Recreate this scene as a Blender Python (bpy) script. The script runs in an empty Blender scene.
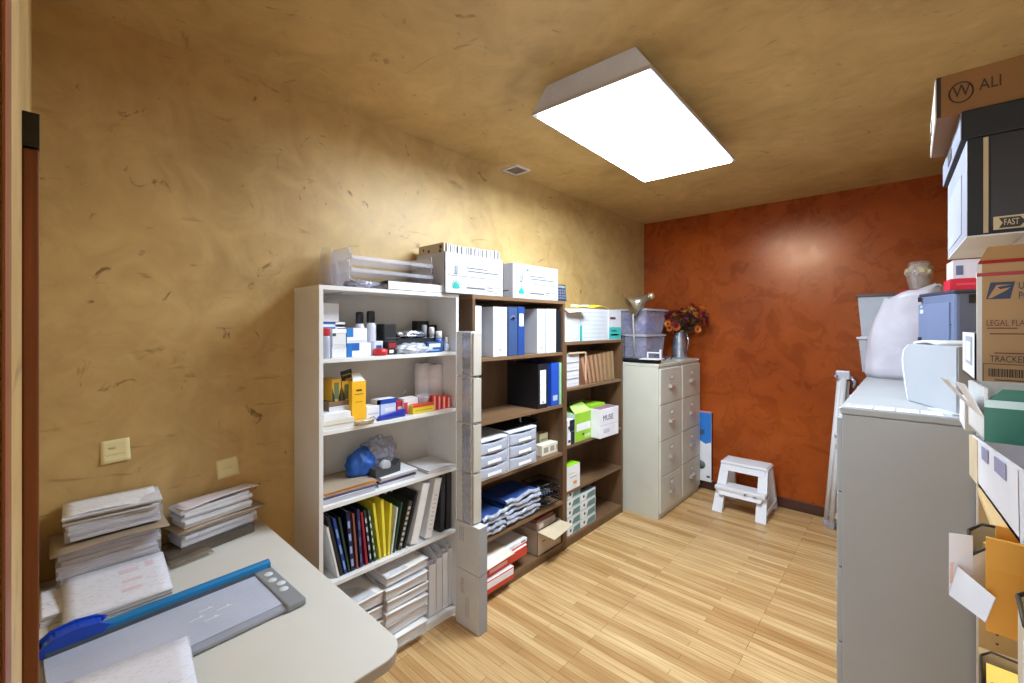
import bpy, bmesh, math, random
from mathutils import Vector, Matrix
random.seed(7)
PI = math.pi
S = bpy.context.scene
COL = S.collection

# ------------------------------------------------------------------ camera, world, light, exposure
EYE, FOC, YAW, HOR = 1.65, 435.0, math.radians(42.5), 326.0
cam = bpy.data.cameras.new('camera'); camo = bpy.data.objects.new('camera', cam); COL.objects.link(camo)
camo.location = (0, 0, EYE); camo.rotation_euler = (PI/2, 0, YAW)
cam.sensor_width = 36; cam.lens = FOC/1024*36; cam.shift_y = -(341.5-HOR)/1024
cam.clip_start = 0.01; cam.clip_end = 100
S.camera = camo
W = bpy.data.worlds.new('world'); S.world = W; W.use_nodes = True
WORLD_STRENGTH, LAMP_STRENGTH = 2.8, 27.5
bgn = W.node_tree.nodes["Background"]; bgn.inputs[0].default_value = (0.82, 0.91, 1.0, 1); bgn.inputs[1].default_value = WORLD_STRENGTH
vs = S.view_settings; vs.view_transform = 'Standard'; vs.look = 'None'; vs.gamma = 1; vs.exposure = 0.75
vs.use_curve_mapping = False
try:
    S.cycles.use_denoising = True; S.cycles.max_bounces = 10; S.cycles.diffuse_bounces = 6; S.cycles.transparent_max_bounces = 16
    S.cycles.sample_clamp_indirect = 6
except Exception: pass

# a pixel of the photograph met with a real plane of the room gives a real point
def _ray(u, v):
    a = (u-512)/FOC
    return Vector((a*math.cos(YAW)-math.sin(YAW), a*math.sin(YAW)+math.cos(YAW), (HOR-v)/FOC))
def on_x(u, v, x): d = _ray(u, v); k = x/d.x; return Vector((x, d.y*k, EYE+d.z*k))
def on_y(u, v, y): d = _ray(u, v); k = y/d.y; return Vector((d.x*k, y, EYE+d.z*k))
def on_z(u, v, z): d = _ray(u, v); k = (z-EYE)/d.z; return Vector((d.x*k, d.y*k, z))

# ------------------------------------------------------------------ materials
def lin(c):
    c = c/255
    return c/12.92 if c <= 0.04045 else ((c+0.055)/1.055)**2.4
_m = {}
def nodes(name):
    m = bpy.data.materials.new(name); m.use_nodes = True
    nt = m.node_tree; return m, nt, nt.nodes['Principled BSDF']
def mat(rgb, rough=0.5, metal=0.0, var=0.08, scale=6.0, alpha=1.0, coat=0.0, bump=0.0):
    key = (tuple(rgb), rough, metal, var, scale, alpha, coat, bump)
    if key in _m: return _m[key]
    m, nt, b = nodes('surface_%03d' % len(_m))
    c = [lin(x) for x in rgb]
    tc = nt.nodes.new('ShaderNodeTexCoord'); n = nt.nodes.new('ShaderNodeTexNoise')
    n.inputs['Scale'].default_value = scale; n.inputs['Detail'].default_value = 4
    nt.links.new(tc.outputs['Object'], n.inputs['Vector'])
    r = nt.nodes.new('ShaderNodeValToRGB')
    r.color_ramp.elements[0].position = 0.3; r.color_ramp.elements[1].position = 0.7
    r.color_ramp.elements[0].color = (*[x*(1-var) for x in c], 1); r.color_ramp.elements[1].color = (*[min(1, x*(1+var)) for x in c], 1)
    nt.links.new(n.outputs['Fac'], r.inputs['Fac']); nt.links.new(r.outputs['Color'], b.inputs['Base Color'])
    b.inputs['Roughness'].default_value = rough; b.inputs['Metallic'].default_value = metal
    b.inputs['Alpha'].default_value = alpha
    if coat: b.inputs['Coat Weight'].default_value = coat
    if bump:
        bp = nt.nodes.new('ShaderNodeBump'); bp.inputs['Strength'].default_value = bump; bp.inputs['Distance'].default_value = 0.01
        nt.links.new(n.outputs['Fac'], bp.inputs['Height']); nt.links.new(bp.outputs['Normal'], b.inputs['Normal'])
    _m[key] = m; return m

def grain(rgb, sc, var=0.25, rough=0.45, lines=1.0):
    """stretched noise: wood grain, paper edges"""
    key = ('grain', tuple(rgb), sc, var, rough)
    if key in _m: return _m[key]
    m, nt, b = nodes('grain_%03d' % len(_m)); c = [lin(x) for x in rgb]
    tc = nt.nodes.new('ShaderNodeTexCoord'); mp = nt.nodes.new('ShaderNodeMapping'); mp.inputs['Scale'].default_value = sc
    n = nt.nodes.new('ShaderNodeTexNoise'); n.inputs['Scale'].default_value = 1.0; n.inputs['Detail'].default_value = 5; n.inputs['Roughness'].default_value = 0.65
    nt.links.new(tc.outputs['Object'], mp.inputs['Vector']); nt.links.new(mp.outputs['Vector'], n.inputs['Vector'])
    r = nt.nodes.new('ShaderNodeValToRGB'); r.color_ramp.elements[0].position = 0.32; r.color_ramp.elements[1].position = 0.68
    r.color_ramp.elements[0].color = (*[x*(1-var) for x in c], 1); r.color_ramp.elements[1].color = (*[min(1, x*(1+var*0.6)) for x in c], 1)
    nt.links.new(n.outputs['Fac'], r.inputs['Fac']); nt.links.new(r.outputs['Color'], b.inputs['Base Color'])
    bp = nt.nodes.new('ShaderNodeBump'); bp.inputs['Strength'].default_value = 0.15; bp.inputs['Distance'].default_value = 0.003
    nt.links.new(n.outputs['Fac'], bp.inputs['Height']); nt.links.new(bp.outputs['Normal'], b.inputs['Normal'])
    b.inputs['Roughness'].default_value = rough
    _m[key] = m; return m

def plaster(name, dark, light, mark, rough, plane, marks=1.0, mscale=1.0, tint=None, spec=0.4):
    """trowelled, waxed plaster: cloudy colour, sparse dark trowel marks"""
    m, nt, b = nodes(name); L = nt.links.new; N = nt.nodes.new
    tc = N('ShaderNodeTexCoord')
    def noise(scale, detail=6, rot=(0,0,0), dist=0.0, ro=0.6, loc=(0,0,0)):
        mp = N('ShaderNodeMapping'); mp.inputs['Scale'].default_value = scale; mp.inputs['Rotation'].default_value = rot; mp.inputs['Location'].default_value = loc
        n = N('ShaderNodeTexNoise'); n.inputs['Scale'].default_value = 1.0; n.inputs['Detail'].default_value = detail
        n.inputs['Distortion'].default_value = dist; n.inputs['Roughness'].default_value = ro
        L(tc.outputs['Object'], mp.inputs['Vector']); L(mp.outputs['Vector'], n.inputs['Vector']); return n.outputs['Fac']
    def ramp(f, p0, p1, c0=(0,0,0,1), c1=(1,1,1,1)):
        r = N('ShaderNodeValToRGB'); r.color_ramp.elements[0].position = p0; r.color_ramp.elements[1].position = p1
        r.color_ramp.elements[0].color = c0; r.color_ramp.elements[1].color = c1; L(f, r.inputs['Fac']); return r.outputs['Color']
    def mix(f, a, bb, typ='MIX'):
        x = N('ShaderNodeMixRGB'); x.blend_type = typ
        for s, v in ((0, f), (1, a), (2, bb)):
            if isinstance(v, (int, float, tuple)): x.inputs[s].default_value = v
            else: L(v, x.inputs[s])
        return x.outputs[0]
    D = (*[lin(x) for x in dark], 1); Li = (*[lin(x) for x in light], 1); Mk = (*[lin(x) for x in mark], 1)
    big = noise((1.3, 1.3, 1.3), 7, dist=0.8); mid = noise((5, 5, 5), 6, dist=1.2)
    f = mix(0.4, big, mid)
    col = ramp(f, 0.32, 0.68, D, Li)
    # directional smears
    rots = {'x': ((0.7, 0, 0), (-0.5, 0, 0)), 'y': ((0, 0.7, 0), (0, -0.5, 0)), 'z': ((0, 0, 0.5), (0, 0, 1.0))}[plane]
    long_ = {'x': (1, 3.2, 13), 'y': (3.2, 1, 13), 'z': (3.2, 13, 1)}[plane]
    long_ = tuple(v*mscale for v in long_)
    s1 = ramp(noise(long_, 4, rots[0], 0.6, loc=(3, 1, 2)), 0.645, 0.74); s2 = ramp(noise(long_, 4, rots[1], 0.6, loc=(7, 9, 4)), 0.655, 0.75)
    gate = ramp(noise((2.1, 2.1, 2.1), 2, loc=(5, 5, 5)), 0.40, 0.58)
    sm = mix(1.0, mix(1.0, s1, s2, 'ADD'), gate, 'MULTIPLY')
    spots = ramp(noise((9, 9, 9), 3, dist=1.5, loc=(2, 8, 1)), 0.66, 0.74)
    k = mix(1.0, sm, spots, 'ADD')
    mk = N('ShaderNodeMath'); mk.operation = 'MULTIPLY'; mk.inputs[1].default_value = marks; mk.use_clamp = True; L(k, mk.inputs[0])
    col = mix(mk.outputs[0], col, Mk)
    L(col, b.inputs['Base Color'])
    b.inputs['Specular IOR Level'].default_value = spec
    if tint: b.inputs['Specular Tint'].default_value = (*tint, 1)
    rr = N('ShaderNodeMapRange'); rr.inputs['To Min'].default_value = rough-0.08; rr.inputs['To Max'].default_value = rough+0.12; L(mid, rr.inputs['Value']); L(rr.outputs[0], b.inputs['Roughness'])
    bp = N('ShaderNodeBump'); bp.inputs['Strength'].default_value = 0.25; bp.inputs['Distance'].default_value = 0.008
    L(f, bp.inputs['Height']); L(bp.outputs['Normal'], b.inputs['Normal'])
    return m

def strip_floor():
    m, nt, b = nodes('maple_strips'); L = nt.links.new; N = nt.nodes.new
    tc = N('ShaderNodeTexCoord')
    br = N('ShaderNodeTexBrick'); br.offset = 0.37; br.offset_frequency = 3; br.squash = 1
    br.inputs['Scale'].default_value = 1; br.inputs['Brick Width'].default_value = 0.62; br.inputs['Row Height'].default_value = 0.042
    br.inputs['Mortar Size'].default_value = 0.0011; br.inputs['Mortar Smooth'].default_value = 0.3; br.inputs['Bias'].default_value = -0.1
    br.inputs['Color1'].default_value = (*[lin(x) for x in (222, 188, 136)], 1); br.inputs['Color2'].default_value = (*[lin(x) for x in (190, 148, 94)], 1)
    br.inputs['Mortar'].default_value = (*[lin(x) for x in (120, 80, 42)], 1)
    L(tc.outputs['Object'], br.inputs['Vector'])
    mp = N('ShaderNodeMapping'); mp.inputs['Scale'].default_value = (3.5, 60, 1); L(tc.outputs['Object'], mp.inputs['Vector'])
    n = N('ShaderNodeTexNoise'); n.inputs['Scale'].default_value = 1; n.inputs['Detail'].default_value = 6; L(mp.outputs['Vector'], n.inputs['Vector'])
    r = N('ShaderNodeValToRGB'); r.color_ramp.elements[0].position = 0.3; r.color_ramp.elements[1].position = 0.6
    r.color_ramp.elements[0].color = (0.66, 0.58, 0.48, 1); r.color_ramp.elements[1].color = (1, 1, 1, 1); L(n.outputs['Fac'], r.inputs['Fac'])
    mx = N('ShaderNodeMixRGB'); mx.blend_type = 'MULTIPLY'; mx.inputs[0].default_value = 0.7
    L(br.outputs['Color'], mx.inputs[1]); L(r.outputs['Color'], mx.inputs[2])
    n2 = N('ShaderNodeTexNoise'); n2.inputs['Scale'].default_value = 1; mp2 = N('ShaderNodeMapping'); mp2.inputs['Scale'].default_value = (1.1, 9, 1)
    L(tc.outputs['Object'], mp2.inputs['Vector']); L(mp2.outputs['Vector'], n2.inputs['Vector'])
    r2 = N('ShaderNodeValToRGB'); r2.color_ramp.elements[0].position = 0.35; r2.color_ramp.elements[1].position = 0.65
    r2.color_ramp.elements[0].color = (0.78, 0.7, 0.6, 1); r2.color_ramp.elements[1].color = (1, 1, 1, 1); L(n2.outputs['Fac'], r2.inputs['Fac'])
    mx2 = N('ShaderNodeMixRGB'); mx2.blend_type = 'MULTIPLY'; mx2.inputs[0].default_value = 0.8; L(mx.outputs[0], mx2.inputs[1]); L(r2.outputs['Color'], mx2.inputs[2])
    L(mx2.outputs[0], b.inputs['Base Color']); b.inputs['Roughness'].default_value = 0.36
    return m

def print_paper(rgb=(228, 228, 234), ink=(186, 187, 200), rows=90, var=1.0):
    """a sheet covered in rows of small type (rows run along object x or y)"""
    key = ('print', tuple(rgb), tuple(ink), rows)
    if key in _m: return _m[key]
    m, nt, b = nodes('printed_%03d' % len(_m)); L = nt.links.new; N = nt.nodes.new
    tc = N('ShaderNodeTexCoord'); w = N('ShaderNodeTexWave'); w.bands_direction = 'X'; w.inputs['Scale'].default_value = rows/6.283*2; w.inputs['Distortion'].default_value = 0
    L(tc.outputs['Object'], w.inputs['Vector'])
    mp = N('ShaderNodeMapping'); mp.inputs['Scale'].default_value = (rows*2.2, 60, 1); L(tc.outputs['Object'], mp.inputs['Vector'])
    n = N('ShaderNodeTexNoise'); n.inputs['Scale'].default_value = 1; n.inputs['Detail'].default_value = 2; L(mp.outputs['Vector'], n.inputs['Vector'])
    r = N('ShaderNodeValToRGB'); r.color_ramp.elements[0].position = 0.52; r.color_ramp.elements[1].position = 0.62; L(n.outputs['Fac'], r.inputs['Fac'])
    r1 = N('ShaderNodeValToRGB'); r1.color_ramp.elements[0].position = 0.6; r1.color_ramp.elements[1].position = 0.8; L(w.outputs['Fac'], r1.inputs['Fac'])
    mu = N('ShaderNodeMath'); mu.operation = 'MULTIPLY'; L(r.outputs['Color'], mu.inputs[0]); L(r1.outputs['Color'], mu.inputs[1])
    mx = N('ShaderNodeMixRGB'); L(mu.outputs[0], mx.inputs[0]); mx.inputs[1].default_value = (*[lin(x) for x in rgb], 1); mx.inputs[2].default_value = (*[lin(x) for x in ink], 1)
    L(mx.outputs[0], b.inputs['Base Color']); b.inputs['Roughness'].default_value = 0.6
    _m[key] = m; return m

def clear(rgb=(225, 228, 240), a=0.3, rough=0.12):
    return mat(rgb, rough, 0, 0.05, 8, a, 0.3)
def film(rgb=(215, 215, 222), a=0.5):
    return mat(rgb, 0.14, 0.15, 0.25, 40, a, 0.5, 0.6)

WHITE = mat((216, 216, 220), 0.42); PAPER = mat((222, 222, 228), 0.65, var=0.04)
PEDGE = grain((214, 214, 220), (5, 5, 260), 0.34, 0.7)
PEDGE_BLUE = grain((208, 210, 226), (5, 5, 300), 0.3, 0.6)
MELAMINE = mat((222, 222, 222), 0.4, var=0.03)
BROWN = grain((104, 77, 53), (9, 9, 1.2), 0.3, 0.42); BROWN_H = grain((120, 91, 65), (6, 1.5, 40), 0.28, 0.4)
STEEL = mat((190, 192, 200), 0.28, 0.9, 0.1, 5); DARK = mat((26, 26, 30), 0.45); BLACK = mat((14, 14, 17), 0.4)
KRAFT = mat((176, 138, 92), 0.7); TANFILE = mat((190, 186, 172), 0.38, var=0.03)

# ------------------------------------------------------------------ mesh building
class G:
    def __init__(s): s.b = bmesh.new()
    def _mark(s, before, m, mtx=None):
        new = [f for f in s.b.faces if f not in before]
        for f in new: f.material_index = m
        if mtx is not None:
            vv = {v for f in new for v in f.verts}
            bmesh.ops.transform(s.b, matrix=mtx, verts=list(vv))
        return new
    def box(s, x0, x1, y0, y1, z0, z1, m=0, bev=0.0, mtx=None, seg=2):
        pre = set(s.b.faces)
        x0, x1 = min(x0, x1), max(x0, x1); y0, y1 = min(y0, y1), max(y0, y1); z0, z1 = min(z0, z1), max(z0, z1)
        r = bmesh.ops.create_cube(s.b, size=1)
        bmesh.ops.transform(s.b, matrix=Matrix.Translation(((x0+x1)/2, (y0+y1)/2, (z0+z1)/2)) @ Matrix.Diagonal((x1-x0, y1-y0, z1-z0, 1)), verts=r['verts'])
        if bev:
            bev = min(bev, 0.45*min(x1-x0, y1-y0, z1-z0))
            es = list({e for v in r['verts'] for e in v.link_edges})
            bmesh.ops.bevel(s.b, geom=es, offset=bev, segments=seg, affect='EDGES', profile=0.5)
        s._mark(pre, m, mtx); return s
    def prism(s, poly, axis, a0, a1, m=0, mtx=None):
        """poly: 2d points; axis 'x': (y,z), 'y': (x,z), 'z': (x,y)"""
        pre = set(s.b.faces)
        P = {'x': lambda p, a: (a, p[0], p[1]), 'y': lambda p, a: (p[0], a, p[1]), 'z': lambda p, a: (p[0], p[1], a)}[axis]
        A = [s.b.verts.new(P(p, a0)) for p in poly]; B = [s.b.verts.new(P(p, a1)) for p in poly]; n = len(poly)
        s.b.faces.new(A); s.b.faces.new(B[::-1])
        for i in range(n): s.b.faces.new((A[i], A[(i+1) % n], B[(i+1) % n], B[i]))
        s._mark(pre, m, mtx); return s
    def hexa(s, A, B, m=0, mtx=None):
        pre = set(s.b.faces)
        a = [s.b.verts.new(p) for p in A]; b = [s.b.verts.new(p) for p in B]; n = len(a)
        s.b.faces.new(a); s.b.faces.new(b[::-1])
        for i in range(n): s.b.faces.new((a[i], a[(i+1) % n], b[(i+1) % n], b[i]))
        s._mark(pre, m, mtx); return s
    def tube(s, pts, r, n=8, m=0, mtx=None):
        pre = set(s.b.faces); pts = [Vector(p) for p in pts]; rings = []
        for i, p in enumerate(pts):
            d = (pts[min(i+1, len(pts)-1)]-pts[max(i-1, 0)]).normalized()
            u = d.cross(Vector((0, 0, 1)) if abs(d.z) < 0.9 else Vector((1, 0, 0))).normalized(); w = d.cross(u)
            rr = r[i] if isinstance(r, (list, tuple)) else r
            rings.append([s.b.verts.new(p+(u*math.cos(t)+w*math.sin(t))*rr) for t in [2*PI*k/n for k in range(n)]])
        for A, B in zip(rings, rings[1:]):
            for k in range(n): s.b.faces.new((A[k], A[(k+1) % n], B[(k+1) % n], B[k]))
        s.b.faces.new(rings[0][::-1]); s.b.faces.new(rings[-1])
        for f in s._mark(pre, m, mtx): f.smooth = True
        return s
    def lathe(s, prof, c=(0, 0, 0), n=20, m=0, mtx=None):
        pre = set(s.b.faces); rings = []
        for r, z in prof:
            rings.append([s.b.verts.new((c[0]+max(r, 1e-4)*math.cos(2*PI*k/n), c[1]+max(r, 1e-4)*math.sin(2*PI*k/n), c[2]+z)) for k in range(n)])
        for A, B in zip(rings, rings[1:]):
            for k in range(n): s.b.faces.new((A[k], A[(k+1) % n], B[(k+1) % n], B[k]))
        s.b.faces.new(rings[0][::-1]); s.b.faces.new(rings[-1])
        for f in s._mark(pre, m, mtx): f.smooth = True
        return s
    def blob(s, c, rad, m=0, seed=0, amp=0.2, freq=3.0, sub=3, flat=None):
        """a crumpled closed lump"""
        from mathutils import noise
        pre = set(s.b.faces)
        r = bmesh.ops.create_icosphere(s.b, subdivisions=sub, radius=1)
        for v in r['verts']:
            d = v.co.normalized(); k = 1+amp*noise.noise(d*freq+Vector((seed*3.1, seed, 0)))+amp*0.6*abs(noise.noise(d*freq*2.3+Vector((0, seed*1.7, 5))))
            p = Vector((d.x*rad[0], d.y*rad[1], d.z*rad[2]))*k
            v.co = Vector(c)+p
            if flat is not None and v.co.z < flat: v.co.z = flat
        s._mark(pre, m); return s
    def sheet(s, f, nu, nv, th, m=0):
        """a thin curved sheet f(i/nu, j/nv) given thickness"""
        pre = set(s.b.faces)
        V = [[s.b.verts.new(f(i/nu, j/nv)) for j in range(nv+1)] for i in range(nu+1)]
        fs = [s.b.faces.new((V[i][j], V[i+1][j], V[i+1][j+1], V[i][j+1])) for i in range(nu) for j in range(nv)]
        bmesh.ops.recalc_face_normals(s.b, faces=fs)
        bmesh.ops.solidify(s.b, geom=fs, thickness=th)
        for q in s._mark(pre, m): q.smooth = True
        return s
    def obj(s, name, mats, parent=None, loc=None, rz=0.0, smooth=False, rot=None):
        bmesh.ops.recalc_face_normals(s.b, faces=s.b.faces)
        me = bpy.data.meshes.new(name); s.b.to_mesh(me); s.b.free()
        if not isinstance(mats, (list, tuple)): mats = [mats]
        for k in mats: me.materials.append(k)
        if smooth: me.polygons.foreach_set('use_smooth', [True]*len(me.polygons))
        o = bpy.data.objects.new(name, me); COL.objects.link(o)
        if parent: o.parent = parent
        if loc is not None: o.location = loc
        o.rotation_euler = rot if rot is not None else (0, 0, rz)
        return o

def tag(o, label, cat, group=None, kind=None):
    o['label'] = label; o['category'] = cat
    if group: o['group'] = group
    if kind: o['kind'] = kind
    return o
def struct(o): o['kind'] = 'structure'; return o
def thing(name, label, cat, loc=(0, 0, 0), rz=0.0, group=None, rot=None):
    o = bpy.data.objects.new(name, None); o.empty_display_size = 0.05; COL.objects.link(o); o.location = loc
    o.rotation_euler = rot if rot is not None else (0, 0, rz)
    return tag(o, label, cat, group)
def dup(root, loc, label=None, rz=None):
    r = root.copy(); COL.objects.link(r); r.location = loc
    if rz is not None: r.rotation_euler = (0, 0, rz)
    if label: r['label'] = label
    for ch in root.children:
        c = ch.copy(); COL.objects.link(c); c.parent = r
        for g in ch.children:
            d = g.copy(); COL.objects.link(d); d.parent = c
    return r
def text(body, size, org, xd, yd, m, parent, name='lettering', sx=1.0, ext=0.0006, center=True):
    cu = bpy.data.curves.new('tmp', 'FONT'); cu.body = body; cu.size = size; cu.extrude = ext
    cu.align_x = 'CENTER' if center else 'LEFT'; cu.align_y = 'CENTER'
    t = bpy.data.objects.new('tmp', cu); COL.objects.link(t)
    dg = bpy.context.evaluated_depsgraph_get(); me = bpy.data.meshes.new_from_object(t.evaluated_get(dg)); bpy.data.objects.remove(t)
    xd = Vector(xd).normalized(); yd = Vector(yd).normalized(); zd = xd.cross(yd)
    M = Matrix((xd, yd, zd)).transposed().to_4x4(); M.translation = Vector(org)
    me.transform(M @ Matrix.Diagonal((sx, 1, 1, 1))); me.materials.clear(); me.materials.append(m); me.name = name
    o = bpy.data.objects.new(name, me); COL.objects.link(o); o.parent = parent
    return o
# a patch lying on one face of a box body (local box: x +-dx/2, y +-dy/2, z 0..h)
def patch(g, face, d, a0, a1, b0, b1, m=0, t=0.0012):
    dx, dy, h = d; A = lambda f, w: -w/2+f*w
    if face == '+x': g.box(dx/2, dx/2+t, A(a0, dy), A(a1, dy), b0*h, b1*h, m)
    if face == '-x': g.box(-dx/2-t, -dx/2, A(a0, dy), A(a1, dy), b0*h, b1*h, m)
    if face == '-y': g.box(A(a0, dx), A(a1, dx), -dy/2-t, -dy/2, b0*h, b1*h, m)
    if face == '+z': g.box(A(a0, dx), A(a1, dx), A(b0, dy), A(b1, dy), h, h+t, m)
    return g
def pack(name, label, cat, x, y, z, d, col, patches=(), rz=0.0, group=None, bev=0.0015, lid=None, rot=None):
    """a small closed carton: body, printed labels, optional lid"""
    r = thing(name, label, cat, (x, y, z), rz, group, rot)
    dx, dy, h = d; m = col if not isinstance(col, tuple) else mat(col, 0.5)
    if lid:
        hl = lid[1]; G().box(-dx/2, dx/2, -dy/2, dy/2, 0, h-hl, 0, bev).obj('body', m, r)
        G().box(-dx/2-.002, dx/2+.002, -dy/2-.002, dy/2+.002, h-hl, h, 0, bev).obj('lid', mat(lid[0], .5), r)
    else:
        G().box(-dx/2, dx/2, -dy/2, dy/2, 0, h, 0, bev).obj('body', m, r)
    for p in patches:
        patch(G(), p[0], d, p[1], p[2], p[3], p[4]).obj(p[6] if len(p) > 6 else 'label', mat(p[5], .5) if isinstance(p[5], tuple) else p[5], r)
    return r
def box_at(name, label, cat, u0, u1, vt, xf, z0, dep, col, patches=(), rz=0.0, group=None, lid=None, bev=0.0015):
    """a carton on a shelf of the left wall: front face in the plane x = xf from pixel column u0 to u1, top at row vt"""
    y0 = on_x(u0, 300, xf).y; y1 = on_x(u1, 300, xf).y; h = on_x((u0+u1)/2, vt, xf).z-z0
    return pack(name, label, cat, xf-dep/2, (y0+y1)/2, z0, (dep, y1-y0, max(h, .004)), col, patches, rz, group, bev, lid)
# ------------------------------------------------------------------ the room
XL, XR, YB, YN, ZC = -2.20, 0.47, 4.59, -0.012, 2.79
PL = plaster('tan_plaster', (164, 133, 82), (210, 179, 122), (96, 68, 34), 0.44, 'x', 0.75)
PC = plaster('tan_ceiling_plaster', (166, 138, 86), (214, 184, 128), (110, 82, 46), 0.5, 'z', 0.6)
PR = plaster('rust_plaster', (116, 42, 12), (176, 84, 30), (76, 26, 8), 0.26, 'y', 0.07, 1.6, (1.0, .58, .36), .75)
struct(G().box(XL-.1, XR+.1, -3.0, YB+.1, -.1, 0).obj('floor', strip_floor()))
struct(G().box(XL-.1, XR+.1, YN-.12, YB+.1, ZC, ZC+.1).obj('ceiling', PC))
struct(G().box(XL-.1, XL, YN-.12, YB+.1, 0, ZC).obj('wall_left', PL))
struct(G().box(XL, XR, YB, YB+.1, 0, ZC).obj('wall_back', PR))
struct(G().box(XR, XR+.1, YN-.12, YB+.1, 0, ZC).obj('wall_right', PL))
# near wall with the doorway the photograph is taken through
struct(G().box(XL, -.34, YN-.12, YN, 0, ZC).box(-.34, XR, YN-.12, YN, 2.12, ZC).obj('wall_near', PL))
WJ = grain((120, 62, 30), (60, 60, 3), 0.35, 0.35)
struct(G().box(-.34, -.315, YN-.12, YN-.001, 0, 2.12).obj('door_1', grain((150, 96, 60), (60, 60, 3), 0.3, 0.4)))
tr = struct(G().box(-.80, -.755, YN, YN+.0135, 0, 1.857, 0, .002).obj('trim_1', WJ))
struct(G().box(-.41, -.335, YN, YN+.0012, 0, 2.16).obj('trim_2', grain((150, 84, 52), (60, 60, 3), 0.3, 0.4)))
G().box(-.804, -.751, YN, YN+.0140, 1.858, 1.898, 0, .001).obj('bracket', BLACK, tr)
struct(G().box(XL, XR, YB-.016, YB, 0, .09, 0, .004).obj('baseboard_back', grain((72, 44, 34), (2, 30, 30), 0.25, 0.4)))

# ceiling light
LX, LY, LR = -1.07, 2.255, math.radians(1.9)
t = thing('ceiling_light', 'large rectangular fluorescent panel light with a metal housing on the ceiling', 'ceiling light', (LX, LY, 2.67), LR)
w, l = .298, .635
g = G(); g.hexa([(-w+.005, -l+.005, .012), (w-.005, -l+.005, .012), (w-.005, l-.005, .012), (-w+.005, l-.005, .012)],
                [(-w+.075, -l+.02, .12), (w-.075, -l+.02, .12), (w-.075, l-.02, .12), (-w+.075, l-.02, .12)]); g.obj('housing', mat((214, 220, 236), .35, .0, .1, 4), t)
g = G()
for a in ((-w, w, -l, -l+.022), (-w, w, l-.022, l), (-w, -w+.022, -l+.022, l-.022), (w-.022, w, -l+.022, l-.022)): g.box(a[0], a[1], a[2], a[3], -.006, .012, 0, .002)
g.obj('frame', mat((205, 206, 216), .3, .6), t)
em, nt, b = nodes('lit_diffuser'); b.inputs['Base Color'].default_value = (.9, .9, .9, 1)
b.inputs['Emission Color'].default_value = (.78, .90, 1.0, 1); b.inputs['Emission Strength'].default_value = LAMP_STRENGTH
G().box(-w+.021, w-.021, -l+.021, l-.021, -.015, .008).obj('diffuser', em, t)
g = G()
for sx in (-.18, .18):
    for sz in (.045, .085): g.lathe([(.004, -.004), (.004, .004)], (0, 0, 0), 8, 0, Matrix.Translation((sx, -l+.012+.004*(sz > .05), sz)) @ Matrix.Rotation(PI/2, 4, 'X'))
g.obj('rivets', mat((235, 235, 235), .3, .6), t)

# ceiling vent
t = thing('ceiling_vent', 'small white air register in the ceiling along the left wall', 'vent', (-2.115, 2.355, ZC))
g = G()
for a in ((-.075, .075, -.075, -.058), (-.075, .075, .058, .075), (-.075, -.058, -.058, .058), (.058, .075, -.058, .058)): g.box(*a, -.012, 0, 0, .002)
g.obj('frame', WHITE, t)
g = G()
for k in range(7): g.box(-.057, .057, -.052+k*.0165, -.046+k*.0165, -.010, -.002)
g.obj('grille', mat((150, 140, 130), .5), t)
G().box(-.057, .057, -.057, .057, -.0015, 0).obj('duct_opening', mat((40, 34, 28), .8), t)

# sticky notes
def note(label, y, z, rx, curl, lines):
    r = thing('sticky_note', label, 'note', (XL+.0005, y, z), 0, 'sticky notes on the wall', (rx, 0, 0))
    G().sheet(lambda a, c: (curl*(1-c)**2*.5, -.042+.084*a, -.042+.084*c), 6, 6, .0006).obj('paper', mat((226, 214, 160), .7), r)
    g = G()
    for (yy, zz, ln, s) in lines:
        g.tube([(curl*.28*(1-(zz+.042)/.084)**2*1.8+.0012, yy+ln*q/14, zz+.005*math.sin(q*2.1+s)) for q in range(15)], .0004, 5)
    g.obj('handwriting', mat((120, 130, 150), .6), r)
note('yellow sticky note with two handwritten lines, on the wall above the tall paper stack', .198, 1.182, .04, .012, [(-.02, .012, .022, 0), (-.03, -.012, .056, 1)])
note('yellow sticky note with one handwritten word, on the wall nearer the white bookcase', .562, 1.032, .09, .006, [(-.02, 0, .035, 2)])

# ------------------------------------------------------------------ desk
DZ = .77; X0, X1, Y0, Y1 = XL+.005, -1.015, .003, .685
t = thing('desk', 'light grey laminate table top in the corner with a rounded front corner', 'desk', (0, 0, 0))
def rrect(x0, x1, y0, y1, r):
    p = [(x0, y0), (x1, y0)]
    p += [(x1-r+r*math.cos(a), y1-r+r*math.sin(a)) for a in [PI/2*k/8 for k in range(9)]]
    return p+[(x0, y1)]
G().prism(rrect(X0, X1, Y0, Y1, .07), 'z', DZ-.004, DZ).obj('tabletop', mat((206, 203, 196), .38, var=.02), t)
G().prism(rrect(X0+.001, X1-.0015, Y0+.001, Y1-.0015, .07), 'z', DZ-.032, DZ-.004).obj('edge_band', mat((150, 140, 126), .5), t)
for (lx, ly) in ((X0+.06, .06), (X1-.09, .06), (X0+.06, Y1-.08), (X1-.09, Y1-.08)):
    G().tube([(lx, ly, 0), (lx, ly, DZ-.032)], .016, 10).obj('leg', mat((110, 110, 112), .4, .6), t)

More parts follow.
